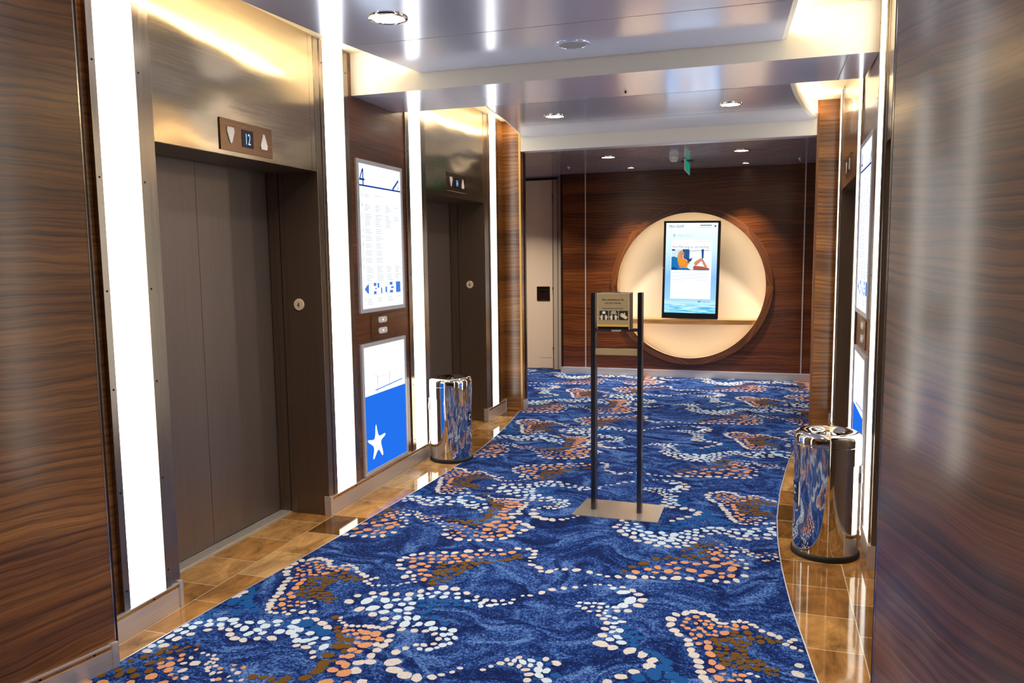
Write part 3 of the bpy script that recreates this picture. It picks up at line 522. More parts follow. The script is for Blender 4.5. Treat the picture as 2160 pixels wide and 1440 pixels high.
    for w, up in ((.127, 1), (.052, -1)):
        mm = MB(F); uc = (s1-s0)/2
        ring = []
        hw, hh, r = .062, .0205, .018
        for cx, cy, a0 in ((hw-r, hh-r, 0), (-hw+r, hh-r, 90), (-hw+r, -hh+r, 180), (hw-r, -hh+r, 270)):
            for k in range(5): a = math.radians(a0+k*22.5); ring.append((uc+cx+r*math.cos(a), w+cy+r*math.sin(a)))
        va = [mm.v(gg(.004)(*p)) for p in ring]; vb = [mm.v(gg(.009)(*p)) for p in ring]
        mm.face(vb, 'white_plastic')
        for i in range(len(va)): mm.face([va[i], va[(i+1) % len(va)], vb[(i+1) % len(va)], vb[i]], 'white_plastic')
        poly(mm, gg(.0096), [(uc-.012, w-.007*up), (uc+.012, w-.007*up), (uc, w+.009*up)], 'sign_white')
        mm.build('button', t)

    # starfish light box
    s0, s1, z0, z1 = 4.562, 5.226, .121, 1.01
    t = thing('light_box', 'lit blue and white starfish light box low on the %s wall' % side, 'sign', F((s0+s1)/2, 0, z0), 'starfish light boxes')
    mm = MB(F); fr = .025
    for a, b in (((s0, 0, z0), (s1, .018, z0+fr)), ((s0, 0, z1-fr), (s1, .018, z1)), ((s0, 0, z0+fr), (s0+fr, .018, z1-fr)), ((s1-fr, 0, z0+fr), (s1, .018, z1-fr))): mm.box(a, b, 'aluminium', .002)
    mm.build('frame', t)
    W, Hh = s1-s0-2*fr, z1-z0-2*fr; zb = .655-z0-fr
    mm = MB(F); mm.box((s0+fr, 0, z0+fr+zb), (s1-fr, .012, z1-fr), 'sign_white'); mm.box((s0+fr, 0, z0+fr), (s1-fr, .012, z0+fr+zb), 'sign_blue'); mm.build('light_face', t)
    g0 = Gs(s0+fr, s1-fr, z0+fr); g1 = g0(.0128); g2 = g0(.0134)
    mm = MB(F)
    star = [(.152, .292), (.184, .215), (.270, .213), (.276, .196), (.214, .168), (.240, .085), (.226, .066), (.172, .118), (.108, .068), (.094, .082), (.108, .148), (.034, .198), (.034, .214), (.120, .205), (.138, .285)]
    poly(mm, g1, smooth_loop(star, 4), 'sign_white'); mm.build('starfish_picture', t); mm = MB(F)
    def line(pts, w, mt):
        for (a, b), (c, d) in zip(pts, pts[1:]):
            L_ = math.hypot(c-a, d-b) or 1; nx, ny = -(d-b)/L_*w/2, (c-a)/L_*w/2
            poly(mm, g1, [(a-nx, b-ny), (c-nx, d-ny), (c+nx, d+ny), (a+nx, b+ny)], mt)
    k = zb
    line([(0.005, k+.06), (.055, k+.055), (.05, k+.02), (.06, k+.01)], .003, 'print_lightgrey')
    line([(.055, k+.06), (.075, k+.10), (.11, k+.125), (.17, k+.135), (.19, k+.11), (.33, k+.112), (.36, k+.125), (.40, k+.12), (.43, k+.145), (.45, k+.12), (.50, k+.125), (.52, k+.14), (.55, k+.125), (.57, k+.06)], .003, 'print_lightgrey')
    line([(.155, k+.025), (.575, k+.045)], .007, 'print_midblue')
    line([(.19, k+.005), (.19, k+.12)], .005, 'print_midblue'); line([(.37, k+.015), (.37, k+.12)], .005, 'print_midblue')
    mm.build('ship_outline', t)
side_walls('left'); side_walls('right')

# pillars that close the two long walls
m = MB(); m.box((-2.56, 7.6, 0), (-2.322, 7.75, COVE2+.02), 'walnut', faces={'r': 'walnut'}); m.box((-2.340, 7.597, .0), (-2.3205, 7.6, COVE2), 'brass_and_lit_edge'); m.box((-2.3225, 7.70, 0), (-2.314, 7.752, 2.62), 'bronze_dark')  # golden corner strip: light on the wood edge, put into the colour
m.box((-4.3, 7.64, 0), (-2.55, 7.75, 3.0), 'walnut'); struct(m, 'wall_left')
m = MB(); m.box((-2.322, 7.605, 0), (-2.312, 7.752, .112), 'base_steel', .001); struct(m, 'baseboard_left')
m = MB(); m.box((.437, 7.6, 0), (.66, 7.75, COVE2), 'walnut'); m.box((.433, 7.597, 0), (.451, 7.6, COVE2), 'walnut_ring'); m.box((.63, 7.75, 0), (.75, 10.4, 3.0), 'walnut'); struct(m, 'wall_right')

# ------------------------------------------------------------------ curved wood walls beside the camera
def curved(side, E, a0, R, length, name):
    sg = -1 if side == 'left' else 1
    def at(s, off, z):
        a = a0+s/R
        x = E[0]+sg*R*(math.cos(a0)-math.cos(a)); y = E[1]-R*(math.sin(a)-math.sin(a0))
        return Vector((x-sg*off*math.cos(a), y-off*math.sin(a)*0-off*math.sin(a)*0+off*math.sin(a), z))
    m = MB(at); n = 48
    ts = [length*i/n for i in range(n+1)]
    rows = [[m.v((s, d, z)) for s in ts] for d, z in ((0, 0), (0, 3.0), (-.16, 3.0), (-.16, 0))]
    for i in range(n):
        m.face([rows[0][i], rows[0][i+1], rows[1][i+1], rows[1][i]], 'walnut_satin' if side == 'right' else 'walnut', smooth=True)
        m.face([rows[2][i], rows[2][i+1], rows[3][i+1], rows[3][i]], 'dark_gap', smooth=True)
    m.face([rows[k][0] for k in range(4)], 'walnut'); m.face([rows[k][n] for k in range(4)], 'walnut')
    struct(m, 'wall_'+name)
    m = MB(at)
    m.box((-.007, -.16, 0), (0, .0008, 2.99), 'bronze_dark'); m.box((.002, 0, .0), (.006, .0012, 2.99), 'chrome_soft'); 
    struct(m, 'trim_2' if side == 'left' else 'trim_3')
    m = MB(at); k = 30
    for i in range(k):
        a, b = .03+(length-.04)*i/k, .03+(length-.04)*(i+1)/k
        m.box((a, 0, 0), (b, .012, .08), 'base_steel'); m.box((a, 0, .08), (b, .009, .096), 'brass_and_lit_edge'); m.box((a, 0, .096), (b, .014, .102), 'base_steel')
    m.box((.008, 0, 0), (.034, .016, .106), 'base_steel', .002)
    for s in (.1, .3, .5): m.lathe((s, .009, .088), [(.004, 0), (.004, .0012), (0, .0016)], 'screw_dark', 8, 'y')
    struct(m, 'baseboard_near_'+side)
curved('left', (-2.365, 2.30), math.radians(11.5), 6.5, 4.2, 'near_left')
curved('right', (.336, 2.45), math.radians(12.5), 3.0, 3.4, 'near_right')
# the lobby goes on behind the camera
m = MB(); m.box((-4.6, -4.3, 0), (3.4, -4.2, 3.0), 'walnut'); m.box((-4.7, -4.3, 0), (-4.6, 10.9, 3.0), 'walnut'); m.box((3.4, -4.3, 0), (3.5, 2.4, 3.0), 'walnut'); struct(m, 'wall_rear')
m = MB(); m.box((.5, 2.36, 0), (3.4, 2.46, 3.0), 'dark_gap'); m.box((-4.6, 2.1, 0), (-2.6, 2.2, 3.0), 'dark_gap'); struct(m, 'wall_return')

# ------------------------------------------------------------------ ceilings
RL = [(-4.2, -3.2), (1.0, -2.42), (2.3, -2.30), (3.056, -2.232), (3.73, -2.176), (4.57, -2.05)]
RR_ = [(-4.2, 1.6), (.8, .52), (2.3, .26), (3.1, .175), (3.889, .133), (4.592, .098)]
QL = [(5.15, -2.03), (5.7, -2.09), (6.0, -2.122), (6.6, -2.175), (7.0, -2.225), (7.3, -2.27), (7.6, -2.318)]
QR = [(5.15, .150), (5.7, .162), (6.025, .188), (6.25, .21), (6.48, .235), (6.75, .275), (7.02, .311), (7.3, .37), (7.53, .42), (7.6, .436)]
def raft(y0, y1, TL, TR, z, name, seams, step=.12):
    m = MB(); n = max(int((y1-y0)/step), 8)
    Y = [y0+(y1-y0)*i/n for i in range(n+1)]
    def row(ins, zz): return [[m.v((lerp_tab(TL, y)+ins, y, zz)) for y in Y], [m.v((lerp_tab(TR, y)-ins, y, zz)) for y in Y]]
    bot = row(.028, z); mid = row(.004, z+.010); lip = row(0, z+.016); top = row(0, z+.05)
    for i in range(n):
        m.face([bot[0][i], bot[1][i], bot[1][i+1], bot[0][i+1]], 'ceiling_metal', smooth=False)
        m.face([top[0][i], top[1][i], top[1][i+1], top[0][i+1]], 'cove_paint')
        for sd in (0, 1):
            for a, b in ((bot, mid), (mid, lip), (lip, top)): m.face([a[sd][i], a[sd][i+1], b[sd][i+1], b[sd][i]], 'beam_paint')
    for i in (0, n): m.face([bot[0][i], bot[1][i], mid[1][i], lip[1][i], top[1][i], top[0][i], lip[0][i], mid[0][i]], 'beam_paint')
    for s in seams: m.box((lerp_tab(TL, s)+.03, s-.0018, z-.0006), (lerp_tab(TR, s)-.03, s+.0018, z+.001), 'seam_grey')
    o = struct(m, name)
    for sd, TB, sg in (('l', TL, 1), ('r', TR, -1)):
        m = MB()
        for i in range(n):
            a, b = Y[i], Y[i+1]
            xa, xb = lerp_tab(TB, a)+sg*.03, lerp_tab(TB, b)+sg*.03
            for p, q in (((xa, a, z+.055), (xb, b, z+.055)),):
                m.face([(xa, a, z+.052), (xb, b, z+.052), (xb, b, z+.075), (xa, a, z+.075)], 'led_warm')
        m.build('light_strip', o)
raft(-4.1, 4.555, RL, RR_, 2.70, 'ceiling', (3.875, 2.6, 1.3, 0, -1.3, -2.6))
raft(5.20, 7.595, QL, QR, 2.752, 'ceiling', (5.99, 6.93))
m = MB(); m.box((-4.6, -4.2, COVE1), (3.4, 4.6, COVE1+.05), 'cove_paint'); m.box((-2.62, 5.1, COVE2), (.72, 7.62, COVE2+.05), 'cove_paint'); struct(m, 'ceiling')
m = MB(); m.box((LX+.001, 4.56, 2.598), (.549, 5.19, 3.0), 'ceiling_metal', faces={'t': 'cove_paint', '-': 'beam_paint', '+': 'beam_paint', 'l': 'beam_paint', 'r': 'beam_paint'})
m.box((.40, 4.562, 2.5965), (.404, 5.188, 2.599), 'seam_grey'); struct(m, 'trim_4')
m = MB(); m.box((-2.319, 7.6, 2.625), (.434, 7.74, 3.0), 'beam_paint'); m.box((-2.319, 7.6, 2.618), (.434, 7.745, 2.625), 'aluminium'); struct(m, 'trim_5')
# far zone: narrow lacquered slats
m = MB(); y = 7.74
while y < 10.9:
    b = y+.1
    m.prism([(y+.002, 2.668), (y+.006, 2.661), (y+.011, 2.66), (b-.011, 2.66), (b-.006, 2.661), (b-.002, 2.668), (b-.002, 2.70), (y+.002, 2.70)], -4.3, .7, 'slat_metal', axis='x')
    y = b
m.box((-4.3, 7.74, 2.70), (.7, 10.9, 2.75), 'dark_gap'); struct(m, 'ceiling')

# ------------------------------------------------------------------ back wall with round niche
BY = 10.25; CX, CZ0 = -.885, 1.187; RI, RN, RO = .925, .952, 1.012
m = MB(); X0, X1, Z0, Z1 = -2.55, .66, 0, 2.68; N = 96
angs = sorted([2*PI*i/N for i in range(N)]+[math.atan2(zc-CZ0, xc-CX) % (2*PI) for xc in (X0, X1) for zc in (Z0, Z1)])
def hit(a):
    c, s = math.cos(a), math.sin(a); t = 9
    if abs(c) > 1e-9: t = min(t, ((X1 if c > 0 else X0)-CX)/c)
    if abs(s) > 1e-9: t = min(t, ((Z1 if s > 0 else Z0)-CZ0)/s)
    return (CX+c*t, BY, CZ0+s*t)
for a, b in zip(angs, angs[1:]+[angs[0]]):
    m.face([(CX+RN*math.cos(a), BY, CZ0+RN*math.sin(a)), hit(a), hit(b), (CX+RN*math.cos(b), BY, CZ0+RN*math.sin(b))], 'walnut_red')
m.box((X0-.03, BY, 0), (X0, BY+.40, 2.68), 'bronze_dark')
m.box((-2.6, 10.55, 0), (.7, 10.6, 2.7), 'dark_gap')
struct(m, 'wall_back')
m = MB(); m.box((-2.55, BY-.012, .004), (.66, BY, .088), 'base_steel'); m.box((-2.55, BY-.009, .088), (.66, BY, .1), 'aluminium'); m.box((-2.584, BY-.012, .004), (-2.55, BY+.36, .095), 'base_steel'); struct(m, 'baseboard_back')
for k, x in enumerate((-2.242, .472)):
    m = MB(); m.box((x-.007, BY-.006, .1), (x+.007, BY, 2.66), 'aluminium', .001); struct(m, 'trim_%d' % (6+k))
# niche lining, its frame of mitred veneer and the hidden light ring
m = MB(); N = 96
for i in range(N):
    a, b = 2*PI*i/N, 2*PI*(i+1)/N
    pt = lambda r, y, t: (CX+r*math.cos(t), y, CZ0+r*math.sin(t))
    m.face([pt(RN, BY-.012, a), pt(RN, BY+.25, a), pt(RN, BY+.25, b), pt(RN, BY-.012, b)], 'niche_paint', smooth=True)
    m.face([(CX, BY+.25, CZ0), pt(RN, BY+.25, a), pt(RN, BY+.25, b)], 'niche_paint')
nl = struct(m, 'trim_8')
m = MB()
for i in range(N):
    a, b = 2*PI*i/N, 2*PI*(i+1)/N
    m.face([pt(RN-.003, BY-.006, a), pt(RN-.003, BY+.006, a), pt(RN-.003, BY+.006, b), pt(RN-.003, BY-.006, b)], 'led_niche')
m.build('light_ring', nl)
fr_ = thing('niche_frame', 'round wood frame of mitred veneer around the lit niche on the far wall', 'frame', (CX, BY, CZ0))
m = MB(); N = 96; SEG = 8
def ruv(a, r):
    c = (math.floor(a/(2*PI/SEG))+.5)*2*PI/SEG
    return ((r*math.sin(a-c))*1.0+c*3, r*math.cos(a-c))
for i in range(N):
    a, b = 2*PI*i/N, 2*PI*(i+1)/N; am = (a+b)/2; c = (math.floor(am/(2*PI/SEG))+.5)*2*PI/SEG
    U = lambda r, t: (r*math.sin(t-c)+c*3, r*math.cos(t-c))
    F0, F1 = BY-.028, BY-.034
    m.face([pt(RI, F1, a), pt(RO, F0, a), pt(RO, F0, b), pt(RI, F1, b)], 'walnut_ring', [U(RI, a), U(RO, a), U(RO, b), U(RI, b)])
    m.face([pt(RO, F0, a), pt(RO, BY, a), pt(RO, BY, b), pt(RO, F0, b)], 'walnut_ring', [U(RO, a), U(RO+.03, a), U(RO+.03, b), U(RO, b)], True)
    m.face([pt(RI, F1, a), pt(RI, BY-.014, a), pt(RI, BY-.014, b), pt(RI, F1, b)], 'niche_paint', None, True)
    m.face([pt(RI, BY-.014, a), pt(RN, BY-.014, a), pt(RN, BY-.014, b), pt(RI, BY-.014, b)], 'niche_paint')
m.build('ring', fr_)
# shelf across the niche
m = MB(); zt, zb = .757, .698; hw = math.sqrt(RN**2-(CZ0-zt)**2)-.004; hb = math.sqrt(RN**2-(CZ0-zb)**2)-.004
fronts = [(-1+2*i/24) for i in range(25)]
yb = BY+.25; yf = lambda u: BY-.005-.045*(1-u*u)
T = [m.v((CX+u*hw, yf(u), zt)) for u in fronts]; B = [m.v((CX+u*hb, yf(u), zb)) for u in fronts]
TB_ = [m.v((CX+u*hw, yb, zt)) for u in fronts]; BB = [m.v((CX+u*hb, yb, zb)) for u in fronts]
for i in range(24):
    m.face([T[i], T[i+1], TB_[i+1], TB_[i]], 'oak_shelf'); m.face([B[i], BB[i], BB[i+1], B[i+1]], 'oak_shelf'); m.face([T[i], B[i], B[i+1], T[i+1]], 'oak_shelf'); m.face([TB_[i], TB_[i+1], BB[i+1], BB[i]], 'oak_shelf')
m.face([T[0], TB_[0], BB[0], B[0]], 'oak_shelf'); m.face([T[24], B[24], BB[24], TB_[24]], 'oak_shelf')
m.build('shelf', label='pale wood shelf across the round niche, under the portrait screen', category='shelf')

# ------------------------------------------------------------------ portrait display
SW, SH = .70, 1.238; sx0, sz0, sy = -1.236, .770, BY-.03
scr = thing('display_screen', 'black framed portrait display standing on the shelf in the round niche', 'screen', (sx0+SW/2, sy+.03, sz0-.012))
g = lambda d: (lambda u, w: (sx0+u, sy-d, sz0+w))
m = MB(); m.box((sx0, sy, sz0), (sx0+SW, sy+.055, sz0+SH), 'black_plastic', .003); m.box((sx0+SW-.002, sy+.012, sz0+.01), (sx0+SW+.004, sy+.05, sz0+SH-.02), 'bronze_dark', .001)
m.lathe((sx0+.012, sy-.0005, sz0+.645), [(.006, .0005), (.006, -.001), (0, -.0015)], 'chrome_soft', 12, 'y'); m.build('housing', scr)
bl, br_, bb, bt = .030, .030, .072, .026
PW, PH = SW-bl-br_, SH-bb-bt
gg = lambda d: (lambda u, w: (sx0+bl+u*PW, sy-d, sz0+bb+(1-w)*PH))   # u right, w down, both 0..1
m = MB(); G = gg(.0008); m.face([G(0, 1), G(1, 1), G(1, 0), G(0, 0)], 'screen_bg', [(0, 0), (1, 0), (1, 1), (0, 1)]); pan = m.build('screen', scr)
m = MB(); G = gg(.0014); G2 = gg(.0018)
rect(m, G, .112, .185, .895, .842, 'screen_card')
def stext(txt, u, w, h, mt, al='L', sxx=1, shear=0, GG=None):
    vs, fs = text_polys(txt, shear); s = h; wd = max(v[0] for v in vs)*s*sxx; off = {'L': 0, 'C': -wd/2, 'R': -wd}[al]
    Gp = GG or G2
    for f in fs: m.face([Gp(u+(off+vs[i][0]*s*sxx)/PW, w-vs[i][1]*s/PH) for i in f], mt)
stext('Mein Schiff', .045, .052, .052, 'screen_navy', 'L', .8, .35)
rect(m, G2, .66, .022, .88, .031, 'screen_text'); rect(m, G2, .62, .045, .88, .051, 'screen_grey')
st = []
for k in range(10):
    r = .018 if k % 2 == 0 else .008; a = PI/2+k*PI/5; st.append((.95+r*math.cos(a)/PW, .036-r*math.sin(a)/PH))
poly(m, G2, st, 'screen_navy')
poly(m, G2, [(.14, .152), (.14, .132), (.13, .132), (.163, .117), (.195, .132), (.186, .132), (.186, .152)], 'screen_grey'); stext('Übersicht', .215, .151, .046, 'screen_grey')
rect(m, G2, .60, .203, .82, .207, 'screen_grey'); rect(m, G2, .85, .198, .865, .208, 'screen_grey')
stext('Ihre Meinung ist uns wichtig', .135, .276, .046, 'screen_text', 'L', .86)
rr = random.Random(3)
for q, L_ in enumerate((.70, .70, .71, .70, .70, .26)): rect(m, G2, .13, .553+q*.0185, .13+L_, .557+q*.0185, 'screen_grey')
cu = [(.66+.03*math.cos(t)+.02, .862+.016*math.sin(t)) for t in [PI*k/8 for k in range(9)]]+[(.68+.019*math.cos(t), .862+.008*math.sin(t)) for t in [PI*k/8 for k in range(8, -1, -1)]]
poly(m, G2, cu, 'screen_navy'); poly(m, G2, [(.696, .858), (.708, .852), (.712, .86), (.70, .866)], 'screen_navy')
stext('TUI', .735, .880, .026, 'screen_navy'); stext('Cruises', .79, .880, .02, 'screen_text')
m.build('page', pan)
# the photograph on the page: a person in an orange top reading on a sofa
m = MB()
lay = [0]
def pic(pts, mt):
    lay[0] += 1; G = gg(.0019+.00012*lay[0])
    poly(m, G, [(.118+(x-180)/510*.735, .289+(y-437)/288*.232) for x, y in pts], mt)
pic([(180, 437), (690, 437), (690, 725), (180, 725)], 'pic_white')
pic([(180, 437), (330, 437), (330, 560), (180, 560)], 'pic_wall')
pic([(182, 440), (228, 440), (224, 458), (185, 458)], 'pic_dark')
pic([(328, 437), (418, 437), (424, 470), (422, 600), (345, 560)], 'pic_curtain')
pic([(360, 437), (372, 437), (376, 560), (364, 560)], 'pic_sofa'); pic([(396, 437), (405, 437), (410, 560), (400, 560)], 'pic_sofa')
pic([(582, 437), (615, 437), (613, 560), (590, 570)], 'pic_curtain')
pic([(424, 458), (694, 454), (694, 459), (424, 464)], 'pic_sofa_dark')
pic([(180, 545), (215, 538), (262, 556), (285, 610), (300, 690), (480, 700), (690, 716), (690, 725), (180, 725)], 'pic_sofa')
pic([(180, 690), (220, 682), (262, 705), (280, 725), (180, 725)], 'pic_sofa_dark'); pic([(440, 700), (690, 712), (690, 725), (400, 725)], 'pic_sofa_dark')
pic(smooth_loop([(262, 562), (268, 505), (292, 462), (325, 458), (348, 485), (350, 520), (338, 552), (300, 570)], 4), 'pic_hair')
pic(smooth_loop([(300, 500), (318, 478), (342, 492), (343, 520), (334, 548), (318, 556), (303, 540)], 4), 'pic_skin')
pic([(304, 545), (330, 552), (346, 572), (318, 590), (300, 570)], 'pic_skin')
pic([(326, 528), (338, 526), (334, 534), (328, 534)], 'pic_white')
pic([(306, 502), (316, 500), (316, 504), (306, 505)], 'pic_dark'); pic([(328, 500), (338, 500), (338, 504), (328, 504)], 'pic_dark')
pic(smooth_loop([(264, 580), (298, 562), (322, 580), (348, 564), (378, 580), (392, 606), (420, 620), (446, 632), (428, 668), (398, 694), (344, 690), (300, 660), (276, 618)], 4), 'pic_orange')
pic(smooth_loop([(268, 612), (296, 622), (312, 660), (345, 662), (385, 618), (402, 596), (408, 612), (388, 650), (350, 688), (306, 696), (284, 668)], 4), 'pic_skin')
pic([(388, 582), (466, 554), (446, 602), (404, 628)], 'pic_tablet')
pic(smooth_loop([(372, 600), (398, 590), (408, 604), (384, 622)], 4), 'pic_skin')
pic(smooth_loop([(398, 668), (440, 624), (482, 606), (506, 622), (500, 690), (474, 722), (420, 708)], 4), 'pic_shorts')
pic(smooth_loop([(486, 668), (540, 668), (615, 676), (688, 698), (690, 718), (610, 712), (540, 716), (482, 716)], 4), 'pic_skin_dark')
pic(smooth_loop([(492, 618), (540, 582), (582, 560), (606, 574), (640, 630), (668, 684), (640, 690), (610, 644), (586, 602), (545, 640), (506, 664)], 4), 'pic_skin')
m.build('picture', pan)
scr.rotation_euler = (0, math.radians(1.05), 0)

# ------------------------------------------------------------------ cream door in the side passage
DY = 10.62
d = bpy.data.objects.new('door_1', None); COL.objects.link(d); d.location = (-3.1, DY, 0); d['kind'] = 'structure'
m = MB(); m.box((-3.66, DY, .012), (-2.79, DY+.045, 2.628), 'door_cream', .002); m.build('leaf', d)
m = MB()
m.box((-2.775, DY-.02, 0), (-2.715, DY+.06, 2.66), 'frame_cream', .002); m.box((-2.715, DY-.005, 0), (-2.58, DY+.06, 2.66), 'frame_cream'); m.box((-3.8, DY-.02, 2.634), (-2.715, DY+.06, 2.70), 'bronze_dark'); m.box((-2.79, DY+.01, 0), (-2.775, DY+.05, 2.65), 'dark_gap'); m.build('frame', d)
m = MB(); hx0, hx1, hz0, hz1 = -3.019, -2.833, .969, 1.168
for a, b in (((hx0, hz0), (hx1, hz0+.018)), ((hx0, hz1-.018), (hx1, hz1)), ((hx0, hz0), (hx0+.018, hz1)), ((hx1-.018, hz0), (hx1, hz1))): m.box((a[0], DY-.012, a[1]), (b[0], DY, b[1]), 'bronze_dark', .003)
m.box((hx0+.018, DY-.002, hz0+.018), (hx1-.018, DY, hz1-.018), 'bronze_dark'); m.box((hx0+.045, DY-.008, hz1-.075), (hx1-.045, DY-.002, hz1-.042), 'black_plastic', .002); m.build('handle', d)
for z in (1.14, .30, 2.42):
    m = MB(); m.lathe((-2.782, DY-.008, z-.02), [(.011, 0), (.011, .04)], 'bronze_dark', 12); m.box((-2.79, DY-.004, z-.09), (-2.784, DY, z+.02), 'dark_gap'); m.build('hinge', d)
m = MB(); m.box((-2.992, DY-.004, .02), (-2.795, DY, .162), 'door_cream', .001); m.box((-2.992, DY-.0045, .162), (-2.795, DY, .165), 'dark_gap'); m.build('flap', d)
m = MB(); m.box((-4.6, DY+.04, 0), (-3.66, DY+.1, 2.7), 'walnut'); m.box((-4.3, 7.75, 0), (-4.2, 10.7, 2.7), 'walnut'); struct(m, 'wall_passage')

# ------------------------------------------------------------------ hand sanitiser stand and dispenser
sx, sy_ = -.818, 4.68
t = thing('dispenser_stand', 'tall dark steel stand with two posts on a flat plate on the carpet', 'stand', (sx, sy_, CZ))
m = MB(); m.prism([(-1.079, 4.516), (-.558, 4.506), (-.556, 4.838), (-1.053, 4.852)], CZ+.0015, CZ+.0075, 'plate_steel'); m.build('base_plate', t)
for xa, name in ((-.984, 'post'), (-.702, 'post')):
    m = MB(); xb = xa+.026; ya, yb_ = 4.640, 4.712
    # U-channel open towards the middle
    inn = 1 if xa < -.9 else -1
    m.box((xa, ya, CZ+.0075), (xb, ya+.004, 1.350), 'post_steel', .0008); m.box((xa, yb_-.004, CZ+.0075), (xb, yb_, 1.350), 'post_steel', .0008)
    m.box((xb-.004, ya+.004, CZ+.0075), (xb, yb_-.004, 1.350), 'post_steel')
    m.box((xa, ya+.004, CZ+.0075), (xa+.004, yb_-.004, 1.350), 'post_steel')
    m.lathe((xb, 4.66, .06), [(.003, 0), (.003, .002), (0, .003)], 'chrome_soft', 8, 'x'); m.lathe((xb, 4.69, .06), [(.003, 0), (.003, .002), (0, .003)], 'chrome_soft', 8, 'x')
    m.build('post', t)
m = MB(); m.box((-.958, 4.645, .976), (-.702, 4.69, 1.012), 'plate_gold', .001); m.build('crossbar', t)
m = MB(); m.box((-.958, 4.66, 1.118), (-.702, 4.70, 1.136), 'strip_steel', .001); m.lathe((-.955, 4.652, 1.118), [(.006, -.012), (.006, .0)], 'chrome_soft', 10); m.build('bracket', t)
dx0, dx1, dz0, dz1, dy0, dy1 = -.930, -.738, 1.137, 1.352, 4.56, 4.70
t = thing('sanitizer_dispenser', 'brushed metal hand disinfectant dispenser with printed front held between the stand posts', 'dispenser', ((dx0+dx1)/2, 4.64, dz0))
m = MB(); m.box((dx0, dy0+.004, dz0), (dx1, dy1, dz1), 'plate_steel', .004, faces={'r': 'bronze_dark'}); m.box((dx0+.07, 4.61, dz1-.001), (dx0+.125, 4.65, dz1+.004), 'chrome_soft', .001); m.build('housing', t)
m = MB(); fx0, fx1 = dx0+.004, dx1-.004
m.box((fx0, dy0, dz0+.018), (fx1, dy0+.004, dz1-.004), 'plate_gold'); m.box((fx0, dy0, dz0+.001), (fx1, dy0+.004, dz0+.018), 'black_plastic'); m.box((fx0, dy0-.0004, dz0+.019), (fx1, dy0, dz0+.030), 'print_yellow')
G = lambda u, w: (fx0+u, dy0-.0008, dz0+w)
FW = fx1-fx0
text(m, G, 'Bitte desinfizieren Sie', FW/2, .172, .0165, 'print_black', 'C', .9); text(m, G, 'sich Ihre Hände.', FW/2, .152, .0165, 'print_black', 'C', .9); text(m, G, 'Please disinfect your hands.', FW/2, .122, .0125, 'print_black', 'C', .9)
def hand(cx, cz, s, fl=1, rot=0):
    base = [(-.35, -1), (.35, -1), (.42, -.2), (.85, .15), (.72, .35), (.38, .15), (.36, .75), (.22, .78), (.18, .3), (.1, .95), (-.05, .95), (-.06, .32), (-.18, .9), (-.32, .86), (-.24, .25), (-.42, .65), (-.54, .58), (-.42, -.1)]
    c_, s_ = math.cos(rot), math.sin(rot)
    return [(cx+s*(fl*x*c_-y*s_), cz+s*(fl*x*s_+y*c_)) for x, y in base]
G2 = lambda u, w: (fx0+u, dy0-.0011, dz0+w)
for k in range(3):
    u0 = .012+k*.058; rect(m, G, u0, .058, u0+.052, .112, 'print_black')
    if k < 2:
        for cx, fl in ((u0+.013, -1), (u0+.039, 1)): poly(m, G2, hand(cx, .074, .0155, fl), 'print_pale')
        if k == 0: poly(m, G2, [(u0+.016, .094), (u0+.036, .094), (u0+.034, .102), (u0+.037, .104), (u0+.026, .110), (u0+.015, .104), (u0+.018, .102)], 'arrow_white')
        else: poly(m, G2, [(u0+.006, .092), (u0+.046, .092), (u0+.038, .111), (u0+.014, .111)], 'print_grey')
    else: poly(m, G2, hand(u0+.026, .082, .024, 1, .95), 'print_pale')
m.build('front_plate', t)
m = MB(); m.box((dx0+.085, dy0+.01, dz0-.012), (dx0+.135, dy0+.06, dz0), 'white_plastic', .003); m.build('nozzle', t)

